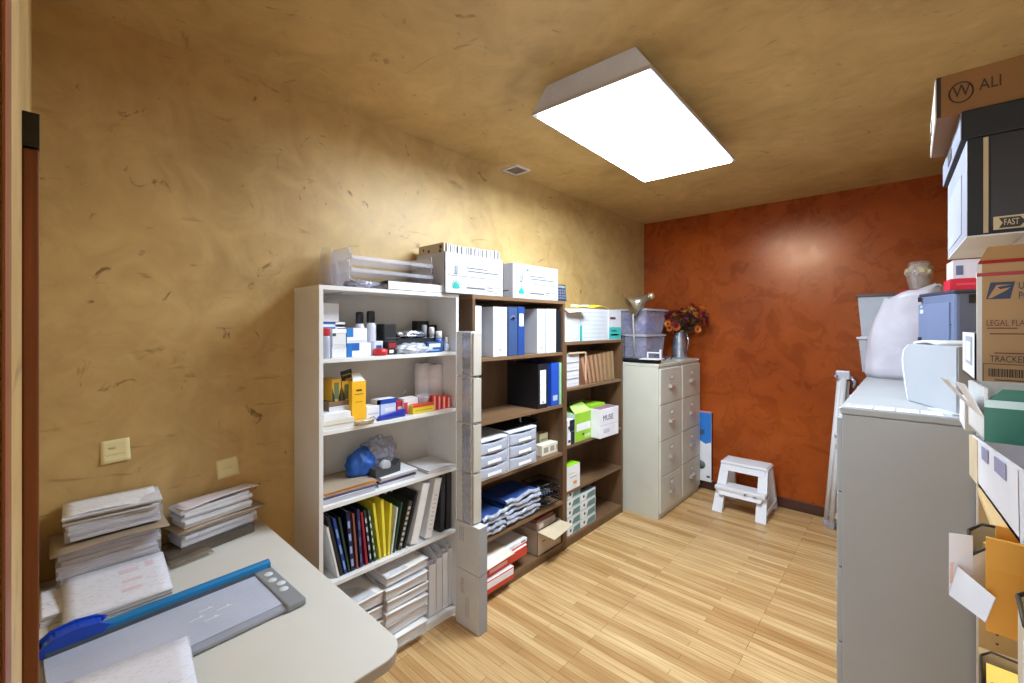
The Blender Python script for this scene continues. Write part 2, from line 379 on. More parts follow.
def sheaf(name, label, x, y, z, dx, dy, h, n=6, rz=0.0, tilt=0.0, seed=0, edge=None, top=None, jit=.006, group='paper stacks on the table', extra=None, ragged=0):
    """a pile of paper: slightly shifted bundles with a printed sheet on top"""
    rnd = random.Random(seed)
    r = thing(name, label, 'paper', (x, y, z), rz, group, Euler_(0, tilt, rz))
    g = G()
    for k in range(n):
        ox, oy, a = rnd.uniform(-jit, jit), rnd.uniform(-jit, jit), rnd.uniform(-.02, .02)
        g.box(-dx/2, dx/2, -dy/2, dy/2, 0, h/n-.0006, 0, .0006, Matrix.Translation((ox, oy, k*h/n)) @ Matrix.Rotation(a, 4, 'Z'))
    g.obj('bundle', edge or PEDGE, r)
    G().sheet(lambda a, c: (-dx/2+dx*a, -dy/2+dy*c, h+.0012+.004*ragged*math.sin(3+5*c+seed)*a), 6, 8, .0006).obj('top_sheet', top or print_paper(), r)
    return r
def Euler_(a, b, c): return (a, b, c)
def cover_film(r, dx, dy, h, name='plastic_sleeve', al=.28):
    G().box(-dx/2-.004, dx/2+.006, -dy/2-.006, dy/2+.006, -.001, h, 0, .004).obj(name, film((215, 212, 210), al), r)
# tall stack against the wall
a = sheaf('paper_stack', 'bundle of bluish forms in plastic sleeves at the bottom of the tall stack', -2.115, .175, DZ, .155, .255, .152, 11, 0, 0, 1, PEDGE_BLUE)
cover_film(a, .155, .255, .13)
r = thing('cardboard_sheet', 'grey-brown cardboard backing sheet jutting out halfway up the tall stack', 'cardboard', (-2.085, .178, DZ+.154), 0)
G().sheet(lambda a, c: (-.10+.195*a, -.152+.30*c, .003+.010*a*math.sin(2.5*c)-.008*a*a), 8, 8, .003).obj('board', mat((150, 132, 112), .6), r)
a = sheaf('paper_stack', 'plastic-wrapped bundle of envelopes on the cardboard sheet of the tall stack', -2.115, .185, DZ+.169, .15, .235, .05, 5, .02, 0, 2, PEDGE_BLUE)
cover_film(a, .15, .245, .051)
a = sheaf('paper_stack', 'loose ragged papers crowning the tall stack under the first sticky note', -2.11, .18, DZ+.222, .15, .245, .032, 5, -.05, .04, 3, PEDGE, jit=.014, ragged=1)
# second stack
a = sheaf('paper_stack', 'lower bundle of envelopes in the smaller stack beside the white bookcase', -2.118, .495, DZ+.038, .105, .27, .055, 4, .22, 0, 4, PEDGE_BLUE)
cover_film(a, .105, .275, .05)
r = thing('cardboard_sheet', 'thin brown cardboard divider between the two bundles of the smaller stack', 'cardboard', (-2.115, .5, DZ+.096), .22)
G().sheet(lambda a, c: (-.056+.125*a, -.16+.33*c, .004*math.sin(4*c)*a+.003), 6, 8, .0025).obj('board', mat((160, 140, 116), .6), r)
a = sheaf('paper_stack', 'upper bundle of folded white letters on the smaller stack under the second note', -2.12, .485, DZ+.105, .105, .25, .068, 5, .2, 0, 5, PEDGE, jit=.010, ragged=1)
G().sheet(lambda a, c: (-.053+.115*a, -.12+.28*c, .071+.014*math.sin(2.2*c)*a), 6, 10, .0006).obj('folded_letter', mat((214, 206, 214), .6), a)
r = thing('plastic_sleeve', 'pile of dark clear plastic sleeves under the smaller paper stack', 'sleeve', (-2.10, .47, DZ+.001), .2)
G().box(-.065, .065, -.16, .15, 0, .034, 0, .004).obj('film', mat((96, 84, 72), .12, 0, .2, 20, .6, .5), r)
G().sheet(lambda a, c: (-.05+.16*a, -.17+.14*c, .036-.03*a), 10, 8, .001).obj('loose_sleeve', mat((130, 116, 100), .12, 0, .2, 20, .5, .5), r)
# front pile, its far edge lifted against the tall stack
a = sheaf('paper_stack', 'pile of white printed forms with pink boxes lying in front of the tall stack', -1.905, .178, DZ+.018, .245, .25, .022, 8, -.03, .125, 6, PEDGE, print_paper((222, 222, 232), (190, 190, 208), 95), jit=.005)
for (px, py, sx, sy) in ((-.06, .03, .022, .05), (0, .035, .016, .05), (.05, .03, .016, .05), (-.07, .085, .03, .02)): G().box(px-sx/2, px+sx/2, py-sy/2, py+sy/2, .0238, .0242).obj('pink_box', mat((222, 200, 210), .6), a)
sheaf('paper_stack', 'narrow pile of white slips at the left end of the table by the wooden trim', -1.965, .03, DZ, .2, .048, .028, 4, 0, 0, 7, PEDGE, print_paper((232, 230, 240), (170, 165, 185), 60), jit=.002)
# nearest pile
A_ = on_z(168, 646, .80); B_ = on_z(70, 684, .80); d_ = (B_-A_).normalized(); p_ = Vector((-d_.y, d_.x, 0))
if p_.x < 0: p_ = -p_
c_ = A_+d_*.125+p_*.16
sheaf('paper_stack', 'pile of printed sheets nearest the camera overlapping the paper trimmer', c_.x, max(c_.y, .14), DZ+.024, .30, .24, .016, 5, math.atan2(p_.y, p_.x), 0, 8, PEDGE, print_paper((222, 222, 234), (196, 196, 212), 110), jit=.003)

# paper trimmer
t = thing('paper_trimmer', 'grey rotary paper trimmer with a bright blue rail on the table', 'paper trimmer', (-1.548, .297, DZ), .035)
GR = mat((150, 154, 164), .4)
G().box(-.145, .145, -.285, .262, .003, .016, 0, .004).obj('base', mat((148, 153, 166), .45), t)
G().box(-.112, .118, -.283, .214, .0162, .0185, 0, .001).obj('cutting_mat', mat((180, 187, 208), .35), t)
g = G()
for k in range(9): g.box(-.11+.027*k, -.1095+.027*k, -.28, .21, .0186, .0188)
for k in range(14): g.box(-.11, .115, -.27+.037*k, -.2695+.037*k, .0186, .0188)
g.obj('grid_lines', mat((195, 200, 214), .4), t)
g = G()
for (px, py) in ((-.03, .05), (0, .02), (.03, .05), (.0, .09)):
    g.box(px, px+.004, py-.02, py+.02, .0188, .0191); g.box(px-.008, px, py+.008, py+.013, .0188, .0191)
g.obj('printed_mark', mat((226, 228, 236), .4), t)
G().box(-.148, .152, .214, .272, .002, .024, 0, .005).obj('end_cap', mat((132, 136, 142), .45), t)
for (px, py) in ((-.075, .243), (-.028, .238), (.012, .25), (.052, .243)): G().lathe([(.015, .024), (.013, .0262)], (px, py, 0), 14).obj('icon', mat((206, 210, 214), .4), t)
G().prism([(-.152, .026), (-.118, .026), (-.121, .040), (-.130, .046), (-.142, .046), (-.150, .040)], 'y', -.28, .268, 0).obj('rail', mat((22, 118, 178), .32), t)
G().box(-.117, -.110, -.28, .214, .016, .03, 0, .001).obj('blade_guard', mat((70, 82, 96), .4), t)
for py in (-.283, .262): G().box(-.152, -.118, py-.004, py+.006, .014, .03, 0, .002).obj('rail_post', mat((40, 44, 52), .4), t)
g = G(); g.prism([(-.06, .026), (.05, .034), (.062, .044), (.045, .054), (.005, .060), (-.04, .054), (-.064, .036)], 'x', -.17, -.112, 0, Matrix.Translation((0, -.225, 0)))
bmesh.ops.bevel(g.b, geom=list(g.b.edges), offset=.006, segments=2, affect='EDGES')
g.obj('cutter_handle', mat((24, 70, 190), .3), t)
G().box(-.158, -.112, -.27, -.18, .022, .034, 0, .003).obj('cutter_carriage', mat((24, 92, 120), .35, 0, .05, 6, .75), t)

# ------------------------------------------------------------------ bookcases on the left wall
def bookcase(name, label, x0, xf, y0, y1, H, shelves, m, mh, th=.02, kick=.06, back=None, rails=False):
    t = thing(name, label, 'bookcase', (0, 0, 0))
    for ya in (y0, y1-th): G().box(x0, xf, ya, ya+th, 0, H-.0005, 0, .001).obj('side_panel', m, t)
    G().box(x0, xf+.001, y0-.001, y1+.001, H-th, H, 0, .001).obj('top_panel', mh, t)
    G().box(x0, x0+.006, y0+th, y1-th, 0.01, H-th).obj('back_panel', back or m, t)
    for z in shelves: G().box(x0+.006, xf-.003, y0+th+.0004, y1-th-.0004, z-th, z-.0008, 0, .001).obj('shelf', mh, t)
    if kick: G().box(xf-.02, xf-.006, y0+th, y1-th, 0, min(shelves)-th-.001).obj('kick_board', m, t)
    if rails:
        g = G()
        for zz in range(28):
            for xx in (x0+.06, xf-.05):
                for ya in (y0+th+.0006, y1-th-.0006): g.lathe([(.0025, -.0005), (.0025, .0005)], (0, 0, 0), 6, 0, Matrix.Translation((xx, ya, .25+zz*.055)) @ Matrix.Rotation(PI/2, 4, 'X'))
        g.obj('peg_holes', mat((120, 120, 120), .8), t)
    return t
WX = -1.92; WS = (1.503, 1.18, .842, .488, .043)
bookcase('bookcase', 'tall white bookcase beside the table, crowded with office supplies', XL+.004, WX, .838, 1.640, 1.832, WS, MELAMINE, mat((226, 226, 226), .35, var=.03), .019, .06, mat((205, 202, 196), .5), True)
BX = -1.88; BS = (1.458, 1.075, .722, .365, .06)
bookcase('bookcase', 'tall brown wood-grain bookcase holding binders, between the white bookcase and the lower one', XL+.004, BX, 1.712, 2.628, 1.832, BS, BROWN, BROWN_H, .022, .06)
CS = (1.185, .757, .415, .07)
bookcase('bookcase', 'lower brown wood-grain bookcase next to the filing cabinets', XL+.004, BX, 2.632, 3.505, 1.53, CS, BROWN, BROWN_H, .022, .06)
# ------------------------------------------------------------------ on top of the bookcases
def tray_stack():
    y0 = on_x(352, 280, -1.97).y; y1 = on_x(433, 280, -1.97).y
    t = thing('letter_tray_organizer', 'stack of clear acrylic letter trays on top of the white bookcase', 'letter tray', ((-2.08), (y0+y1)/2, 1.838), 0)
    L = y1-y0; C = clear((222, 226, 244), .2); E_ = clear((238, 240, 250), .45)
    for k in range(3):
        z = .012+.062*k
        g = G(); g.box(-.10, .11, -L/2, L/2, z, z+.003); g.box(-.10, -.097, -L/2, L/2, z, z+.05)
        g.box(.107, .110, -L/2, L/2, z, z+.018); g.obj('tray', C, t)
        for s in (-1, 1): G().prism([(-.1, z), (.11, z), (.11, z+.02), (.06, z+.06), (-.1, z+.06)], 'y', s*L/2-.0015, s*L/2+.0015).obj('tray_side', E_, t)
    g = G(); g.prism([(-.09, .0), (.1, .0), (.075, .15), (.02, .225), (-.055, .235), (-.09, .2)], 'y', -L/2-.045, -L/2-.041, 0, Matrix.Rotation(.12, 4, 'X'))
    g.obj('divider', C, t)
    for k, yy in enumerate((-L/2-.06, -L/2-.085)): G().prism([(-.09, .0), (.09, .0), (.06, .11+.01*k), (-.07, .12)], 'y', yy, yy+.003).obj('divider', C, t)
    for s in (-1, 1):
        g = G()
        for xx in (-.09, .09): g.tube([(xx, s*(L/2+.004), 0), (xx, s*(L/2+.004), .2)], .003, 6)
        g.obj('upright', E_, t)
    return t
tray_stack()
# ring binder lying down
def lying_binder():
    y0 = on_x(387, 285, -1.93).y; y1 = on_x(446, 285, -1.93).y; L = y1-y0
    t = thing('ring_binder', 'black ring binder with a white spine lying on top of the white bookcase', 'binder', (-1.925, (y0+y1)/2, 1.833))
    g = G(); g.box(-.21, .0, -L/2, L/2, 0, .003); g.box(-.002, .0, -L/2, L/2, 0, .045, 0); g.hexa([(-.21, -L/2, .03), (0, -L/2, .043), (0, L/2, .043), (-.21, L/2, .03)], [(-.21, -L/2, .033), (0, -L/2, .046), (0, L/2, .046), (-.21, L/2, .033)])
    g.obj('cover', mat((34, 36, 44), .35), t)
    G().box(-.2, -.004, -L/2+.008, L/2-.008, .004, .026).obj('pages', PEDGE, t)
    G().box(0, .0015, -L/2+.004, L/2-.004, .003, .043).obj('spine_label', mat((236, 236, 236), .4), t)
    g = G(); g.box(.0016, .0018, -.05, .05, .02, .026); g.obj('faint_print', mat((205, 205, 190), .6), t)
lying_binder()
def film_bag(name, label, x, y, z, rad, seed, al=.4, rgb=(205, 205, 220), cat='plastic bag', inner=None):
    o = G().blob((0, 0, rad[2]*.75), rad, 0, seed, .34, 3.2, 4, 0.001).obj(name, film(rgb, al), None, (x, y, z), 0, True)
    return tag(o, label, cat)
a = film_bag('plastic_sheet', 'crumpled grey plastic sheet lying in front of the clear letter trays', -1.985, on_x(362, 285, -1.96).y, 1.8335, (.045, .07, .022), 3, .75, (165, 165, 185), 'plastic sheet')
# cartons with the lotus mark
TEAL = mat((28, 150, 140), .5)
def lotus(r, x, y, z, s, face='+x'):
    g = G()
    for k in range(-3, 4):
        a = k*.42; hh = s*(1-.12*abs(k)); pts = [(0, 0), (.10*s, .45*hh), (0, hh), (-.10*s, .45*hh)]
        ca, sa = math.cos(a), math.sin(a)
        q = [(p[0]*ca+p[1]*sa, -p[0]*sa+p[1]*ca) for p in pts]
        g.prism([(y+p[0], z+p[1]) for p in q], 'x', x, x+.0006+.0003*(3-abs(k)))
    g.obj('lotus_emblem', TEAL, r)
def ink_lines(r, x, rows, name='printed_line', rgb=(84, 86, 94)):
    g = G()
    for (ya, yb, z, th) in rows: g.box(x, x+.0008, ya, yb, z, z+th)
    return g.obj(name, mat(rgb, .6), r)
def lotus_carton(label, u0, u1, xf, vt, dep, rz, opened):
    y0 = on_x(u0, 300, xf).y; y1 = on_x(u1, 300, xf).y; L = y1-y0; h = on_x((u0+u1)/2, vt, xf).z-1.833
    t = thing('carton', label, 'carton', (xf-dep/2, (y0+y1)/2, 1.833), rz, 'white cartons on top of the bookcases')
    dx = dep; m = mat((182, 184, 190), .5)
    g = G()
    if opened:
        w = .004
        g.box(-dx/2, dx/2, -L/2, L/2, 0, w); g.box(dx/2-w, dx/2, -L/2, L/2, 0, h); g.box(-dx/2, -dx/2+w, -L/2, L/2, 0, h)
        g.box(-dx/2, dx/2, -L/2, -L/2+w, 0, h); g.box(-dx/2, dx/2, L/2-w, L/2, 0, h)
    else: g.box(-dx/2, dx/2, -L/2, L/2, 0, h, 0, .003)
    g.obj('body', m, t)
    x = dx/2+.0004
    text('JJ', .055, (x+.0004, -L*.33, h*.6), (0, 1, 0), (0, 0, 1), mat((40, 42, 48), .6), t)
    ink_lines(t, x, [(-L*.16, L*.2, h*.66, .006), (-L*.14, L*.42, h*.58, .006), (-L*.46, L*.46, h*.44, .003), (-L*.16, L*.16, h*.15, .009), (L*.2, L*.3, h*.2, .006), (L*.2, L*.3, h*.12, .006), (L*.34, L*.46, h*.22, .003), (L*.34, L*.46, h*.07, .003), (L*.34, L*.343, h*.07, h*.15), (L*.457, L*.46, h*.07, h*.15)])
    lotus(t, x, -L*.33, h*.13, .06)
    g = G()
    for (a, b_, zz) in ((-.3, .1, .5), (-.35, -.05, .25), (.1, .35, .2)): g.box(a*dx, b_*dx, -L/2-.0008, -L/2, h*zz, h*zz+.008)
    g.obj('printed_line', mat((90, 92, 100), .6), t)
    if not opened:
        ink_lines(t, x, [(-L*.49, L*.49, h*.74, .0025)])
        lotus(t, x, -L*.2, h*.80, .024)
        G().box(-dx/2, dx/2, -.025, .025, h, h+.0006).obj('tape', mat((205, 200, 190), .25), t)
    return t, dx, L, h
c1, cdx, cL, ch = lotus_carton('open white carton packed with upright envelopes, with a teal lotus mark', 445, 503, -1.90, 256, .27, 0, True)
lotus_carton('closed white carton with a teal lotus mark on the tall brown bookcase', 513, 558, -1.90, 266, .25, 0, False)
# envelopes standing in the open carton
env = None; yy = c1.location.y
for k in range(26):
    yk = yy-cL/2+.03+(cL-.048)*k/25
    if k == 0:
        env = thing('envelope', 'upright white envelope packed in the open lotus carton', 'envelope', (c1.location.x, yk, 1.839), 0, 'envelopes in the open carton')
        G().box(-.12, .12, -.003, .003, 0, .275, 0, .001).obj('pocket', mat((212, 210, 216), .6), env)
        G().prism([(-.118, .273), (.118, .273), (.0, .210)], 'y', .0031, .0038).obj('flap', mat((204, 202, 210), .6), env)
    else:
        o = dup(env, (c1.location.x+random.uniform(-.006, .004), yk, 1.839+random.uniform(-.012, .012)))
        o.rotation_euler = (random.uniform(-.012, .012), 0, random.uniform(-.01, .01)); o.location.z = 1.839
        o.scale = (1, 1.25, random.uniform(.985, 1.015) if k < 17 else random.uniform(1.0, 1.035))
t = thing('kraft_folder', 'kraft paper folder with dark print standing at the near end of the open carton', 'folder', (c1.location.x-.005, yy-cL/2+.014, 1.8385), 0)
G().box(-.118, .118, -.005, .005, 0, .28, 0, .001).obj('cover', mat((188, 170, 148), .65), t)
for (px, pz, s) in ((.085, .235, .02), (.09, .26, .022), (-.02, .245, .016), (-.07, .255, .014)): G().box(px-s/2, px+s/2, -.0058, -.005, pz-s*.6, pz+s*.4).obj('printed_mark', mat((50, 48, 50), .6), t)
# dark keypad
r = thing('calculator', 'dark blue desk calculator standing on the tall brown bookcase beside the closed carton', 'calculator', (-1.93, 2.645, 1.836), 0, None, (0, -.1, -.12))
G().box(-.012, .012, -.055, .055, 0, .125, 0, .004).obj('case', mat((38, 46, 66), .4), r)
g = G()
for a in range(4):
    for b_ in range(4): g.box(.012, .0145, -.045+.024*a, -.027+.024*a, .012+.02*b_, .026+.02*b_, 0, .001)
g.obj('keypad', mat((96, 104, 124), .4), r)
G().box(.012, .0135, -.045, .045, .098, .116).obj('display', mat((120, 130, 130), .2), r)

# ------------------------------------------------------------------ white bookcase, first shelf
z = WS[0]
def can(name, label, u0, u1, vt, x, z, cap, body, capf=.3, cat='can', neck=None, group=None, floor_n=20, capm=None):
    y0, y1 = on_x(u0, 300, x).y, on_x(u1, 300, x).y; rr = (y1-y0)/2*.92; h = on_x((u0+u1)/2, vt, x).z-z
    r = thing(name, label, cat, (x-rr*.5, (y0+y1)/2, z), 0, group)
    hb = h*(1-capf); nk = neck or .95
    G().lathe([(rr*.9, 0), (rr, .004), (rr, hb*.88), (rr*nk, hb)], n=floor_n).obj('body', mat(body, .3), r)
    G().lathe([(rr*nk, hb), (rr*nk, h*.97), (rr*nk*.85, h)], n=floor_n).obj('cap', mat(cap, .35), r)
    return r
box_at('carton', 'blue and white carton at the back left of the top shelf under a white box', 'box', 323, 345, 322, -2.06, z, .12, (70, 120, 190), [('+x', .55, 1, .3, 1, (232, 232, 236)), ('+x', 0, 1, .86, .93, (230, 230, 236))])
zt = on_x(334, 322, -2.06).z
box_at('carton', 'plain white box lying on the blue and white carton, top left of the bookcase', 'box', 322, 339, 302, -2.05, zt+.001, .13, (222, 222, 226), [('+x', 0, 1, .93, 1.0, (160, 164, 170), 'lid_edge')])
can('spray_can', 'silver spray can with a red cap at the left end of the top shelf', 323.5, 331, 328, -1.945, z, (196, 40, 52), (178, 184, 204), .26, 'spray can')
box_at('carton', 'small white carton at the bottom of the pair beside the silver spray can', 'box', 332, 346.5, 347, -1.955, z, .10, (232, 232, 236), [('+x', .1, .9, .88, .94, (200, 204, 214))])
zt = on_x(340, 347, -1.955).z
box_at('carton', 'small white carton on top of the pair beside the silver spray can', 'box', 332.5, 346, 329, -1.957, zt+.001, .10, (226, 228, 234), [('+x', .0, .25, .6, .98, (40, 96, 96)), ('+x', .1, .9, .1, .14, (196, 200, 212))], lid=((238, 238, 242), .02))
b1 = box_at('carton', 'blue ink carton with torn white front, lower of two stacked on the top shelf', 'box', 347, 371, 343, -1.96, z, .11, (236, 236, 240), [('+x', 0, .2, 0, 1, (28, 110, 190)), ('+x', .2, .5, .45, 1, (24, 96, 180)), ('-y', 0, 1, 0, 1, (24, 104, 186))])
zt = on_x(358, 343, -1.96).z
b2 = box_at('carton', 'blue ink carton with white flap, upper of two stacked on the top shelf', 'box', 347, 367, 328, -1.965, zt+.001, .11, (236, 236, 240), [('+x', 0, .3, .4, 1, (34, 120, 196)), ('-y', 0, 1, 0, 1, (30, 112, 190)), ('+x', .1, .95, .1, .14, (180, 190, 214))])
for (nm, u0, u1, vt, lb) in (('a', 356, 365.5, 312, 'left one of two tall pale bottles with black caps on the top shelf'), ('b', 367, 377, 311, 'right one of two tall pale bottles with black caps on the top shelf')):
    can('bottle', lb, u0, u1, vt, -2.03, z, (18, 18, 22), (192, 196, 210), .27, 'bottle', .8, 'pale bottles with black caps')
box_at('carton', 'black upright box beside the tall pale bottles on the top shelf', 'box', 384.5, 396, 324, -2.0, z, .08, (24, 24, 28), [('+x', .1, .9, .52, .55, (70, 74, 80))])
box_at('carton', 'tiny white and blue box behind the red tape roll on the top shelf', 'box', 374.5, 383, 341, -1.99, z, .05, (210, 216, 230), [('+x', .2, .8, .3, .7, (60, 84, 150))])
r = thing('tape_roll', 'flat red tape roll at the front edge of the top shelf', 'tape roll', (-1.965, on_x(380, 350, -1.965).y, z))
G().lathe([(.026, 0), (.036, .002), (.036, .030), (.026, .032)], n=24).obj('tape', mat((206, 36, 44), .35), r)
G().lathe([(.022, .032), (.026, .032), (.026, .034), (.022, .034)], n=24).obj('core', mat((150, 60, 60), .6), r)
box_at('carton', 'small black and red box with white print beside the red tape roll', 'box', 388, 397, 341, -1.965, z, .06, (34, 18, 22), [('+x', .1, .9, .5, .85, (150, 30, 40)), ('+x', .15, .6, .12, .35, (226, 226, 226))])
a = film_bag('plastic_bag', 'wrinkled clear plastic bag lying along the top shelf', -1.99, on_x(414, 345, -1.97).y, z, (.05, .115, .03), 11, .72, (205, 210, 222))
r = thing('foil_packet', 'silver foil packet lying across black trays on the top shelf', 'packet', (-2.05, on_x(410, 335, -2.05).y, z+.082), 0)
G().blob((0, 0, .018), (.045, .10, .018), 0, 5, .4, 4, 4).obj('foil', mat((176, 180, 190), .22, .8, .3, 30), r, smooth=True)
r = thing('tray', 'black plastic tray under the silver packet on the top shelf', 'tray', (-2.06, on_x(416, 340, -2.06).y, z))
g = G(); g.box(-.05, .05, -.16, .15, 0, .004); g.box(.046, .05, -.16, .15, 0, .08); g.box(-.05, -.046, -.16, .15, 0, .08); g.box(-.05, .05, -.16, -.156, 0, .08); g.box(-.05, .05, .146, .15, 0, .08)
g.obj('tray_body', DARK, r)
box_at('carton', 'square black box standing at the back of the top shelf', 'box', 417, 429, 321, -2.115, z, .05, (20, 20, 24), [('+x', .1, .9, .1, .12, (50, 50, 56))])
box_at('carton', 'wide black box at the back right corner of the top shelf', 'box', 430, 446, 325, -2.10, z, .06, (24, 24, 28), [('+x', .05, .95, .8, .82, (58, 58, 64))])
can('glue_stick', 'grey capped glue stick leaning at the back, left of the white ones', 422.5, 427.5, 325, -2.04, z, (150, 152, 160), (120, 122, 132), .45, 'glue stick', None, 'glue sticks')
can('glue_stick', 'pale glue stick in the middle of three on the top shelf', 430, 435, 327, -2.02, z, (216, 216, 222), (190, 192, 202), .4, 'glue stick', None, 'glue sticks')
can('glue_bottle', 'white capped blue glue bottle beside the flat blue box', 436.5, 443.5, 331, -1.985, z, (232, 234, 238), (58, 92, 168), .38, 'glue bottle', .75)
can('glue_bottle', 'small white bottle at the right end of the top shelf', 445, 449.5, 337, -1.98, z, (226, 228, 232), (196, 202, 214), .45, 'glue bottle', .6)
box_at('carton', 'flat blue box with a white label at the front of the top shelf', 'box', 427.5, 442, 342, -1.955, z, .05, (36, 72, 128), [('+x', .12, .88, .5, .85, (216, 222, 232)), ('+x', .2, .8, .15, .3, (110, 150, 190))])

# ------------------------------------------------------------------ second shelf
z = WS[1]
YEL = (240, 182, 34)
p1 = box_at('notepad', 'cream notepad at the bottom of the pair, left end of the second shelf', 'notepad', 323, 354, 419, -1.935, z, .19, (220, 216, 206), [('+x', 0, 1, .4, .5, (180, 176, 170))])
zt = on_x(339, 419, -1.935).z
p2 = box_at('notepad', 'white notepad with blue print on top of the cream one', 'notepad', 323.5, 351, 413, -1.945, zt+.001, .18, (230, 230, 234), [('+z', .3, .85, .1, .85, print_paper((226, 226, 236), (80, 90, 160), 60), 'print')])
r = box_at('carton', 'tall yellow box with its white flap open on the second shelf', 'box', 352, 366, 381, -1.965, z+.001, .045, YEL, [('+x', .3, .7, .76, .80, (70, 50, 20)), ('+x', .2, .8, .68, .70, (150, 110, 30)), ('+x', .25, .75, .5, .515, (170, 124, 30))])
hh = on_x(359, 381, -1.965).z-z
G().hexa([(.022, -.03, hh-.001), (.022, .03, hh-.001), (.019, .03, hh-.001), (.019, -.03, hh-.001)], [(-.012, -.02, hh+.034), (-.012, .022, hh+.034), (-.015, .022, hh+.034), (-.015, -.02, hh+.034)]).obj('flap', mat((236, 236, 232), .5), r)
for (u0, u1, lb) in ((332, 341, 'left one of two yellow and black patterned boxes on the second shelf'), (342, 351.5, 'right one of two yellow and black patterned boxes on the second shelf')):
    r = box_at('carton', lb, 'box', u0, u1, 379 if u0 < 340 else 381, -2.0, z+.048, .1, (214, 160, 44), [('+x', .25, .75, .45, .9, (90, 110, 80))], group='yellow patterned boxes')
    hw = (on_x(u1, 300, -2.0).y-on_x(u0, 300, -2.0).y)/2
    g = G()
    for s in (-1, 1): g.prism([(s*hw, .02), (s*hw*.35, .06), (s*hw*.5, .09), (s*hw, .13)], 'x', .0512, .0526)
    g.obj('dark_panel', mat((44, 42, 36), .5), r)
p3 = box_at('book', 'brown paperback lying under the two yellow patterned boxes', 'book', 329, 352, 401, -1.995, z, .12, (120, 96, 72), [('+x', 0, 1, .2, .8, PEDGE, 'pages')])
o = thing('card', 'black and gold card standing tilted on the yellow patterned boxes', 'card', (-2.01, on_x(349, 376, -2.01).y, z+.048+.135), 0, None, (.2, -.1, 0))
G().box(-.002, .002, -.028, .03, .002, .075, 0, .0008).obj('card_stock', mat((24, 22, 22), .4), o)
g = G(); g.box(.002, .0028, -.012, .024, .01, .034); g.box(.002, .0028, -.022, .02, .05, .056); g.obj('gold_print', mat((176, 140, 70), .4), o)
film_bag('plastic_bag', 'small grey plastic bag in the left corner of the second shelf', -2.06, on_x(330, 400, -2.06).y, z, (.05, .035, .055), 21, .6, (150, 152, 160))
r = thing('hole_punch', 'dark grey hole punch at the back of the second shelf', 'hole punch', (-2.07, on_x(376, 397, -2.07).y, z))
G().box(-.05, .05, -.06, .06, 0, .02, 0, .004).obj('base', mat((70, 72, 76), .4), r)
G().hexa([(-.035, -.055, .02), (.045, -.055, .02), (.045, .055, .02), (-.035, .055, .02)], [(-.03, -.05, .06), (.0, -.05, .05), (.0, .05, .05), (-.03, .05, .06)]).obj('lever', mat((88, 90, 96), .35), r)
box_at('carton', 'low white box in front of the dark hole punch', 'box', 366.5, 379.5, 406, -1.985, z, .07, (230, 230, 234), [('+x', .1, .9, .4, .5, (196, 198, 210))])
box_at('carton', 'blue and white box with a pale top in the middle of the second shelf', 'box', 377, 396, 399, -1.99, z, .06, (204, 214, 236), [('+x', 0, 1, .75, 1, (30, 70, 170)), ('+x', 0, .18, 0, 1, (34, 80, 176)), ('+x', .4, .9, .3, .5, (236, 236, 244)), ('+z', .1, .9, .1, .9, (222, 226, 240))])
r = thing('stapler', 'blue plastic stapler lying at the front of the second shelf', 'stapler', (-1.952, on_x(392, 412, -1.952).y, z), .06)
G().box(-.014, .014, -.085, .075, 0, .010, 0, .003).obj('base', mat((34, 54, 150), .35), r)
G().hexa([(-.012, -.08, .012), (.012, -.08, .012), (.012, .078, .014), (-.012, .078, .014)], [(-.009, -.07, .022), (.009, -.07, .022), (.010, .078, .036), (-.010, .078, .036)]).obj('arm', mat((28, 48, 160), .3), r)
r = thing('paper_cutter', 'small wooden block with a metal clip at the front edge of the second shelf', 'clip', (-1.935, on_x(364, 419, -1.935).y, z+.001), .1)
G().box(-.02, .02, -.045, .045, 0, .018, 0, .003).obj('block', mat((196, 172, 140), .6), r)
g = G(); g.tube([(.022, -.05, .012), (.03, -.02, .02), (.03, .02, .02), (.022, .052, .018), (0, .056, .024), (-.01, .04, .02)], .003, 6); g.obj('wire', STEEL, r)
for (u0, u1, vt, x, lb) in ((418, 430, 364, -2.085, 'left one of two white paper rolls standing at the right of the second shelf'), (430.5, 443, 365, -2.05, 'right one of two white paper rolls standing at the right of the second shelf')):
    y0, y1 = on_x(u0, 300, x).y, on_x(u1, 300, x).y; rr = (y1-y0)/2; h = on_x(u0, vt, x).z-z
    r = thing('paper_roll', lb, 'paper roll', (x-.02, (y0+y1)/2, z), 0, 'white paper rolls')
    G().lathe([(rr*.98, 0), (rr, .003), (rr, h*.33), (rr*.97, h*.335), (rr, h*.345), (rr, h*.66), (rr*.97, h*.665), (rr, h*.675), (rr, h)], n=28).obj('paper', mat((226, 222, 226), .7), r)
    G().lathe([(rr*.3, h), (rr*.3, h+.002)], n=16).obj('core', mat((150, 130, 110), .7), r)
r = thing('plastic_cup', 'clear crumpled plastic cup in front of the white paper rolls', 'cup', (-1.99, on_x(423, 395, -1.99).y, z))
G().lathe([(.026, 0), (.036, .075), (.038, .085), (.034, .085), (.024, .004)], n=16).obj('cup_wall', film((214, 214, 232), .55), r)
box_at('carton', 'white box with a small red corner label near the middle of the second shelf', 'box', 404, 418, 398, -1.985, z, .06, (232, 230, 234), [('+x', 0, .25, 0, .75, (196, 60, 76)), ('+x', .3, .9, .5, .54, (200, 200, 210))])
box_at('carton', 'small crimson box beside the white one with a red label', 'box', 397, 404, 401, -2.0, z, .05, (186, 44, 66), [('+x', .1, .9, .4, .6, (226, 200, 206))])
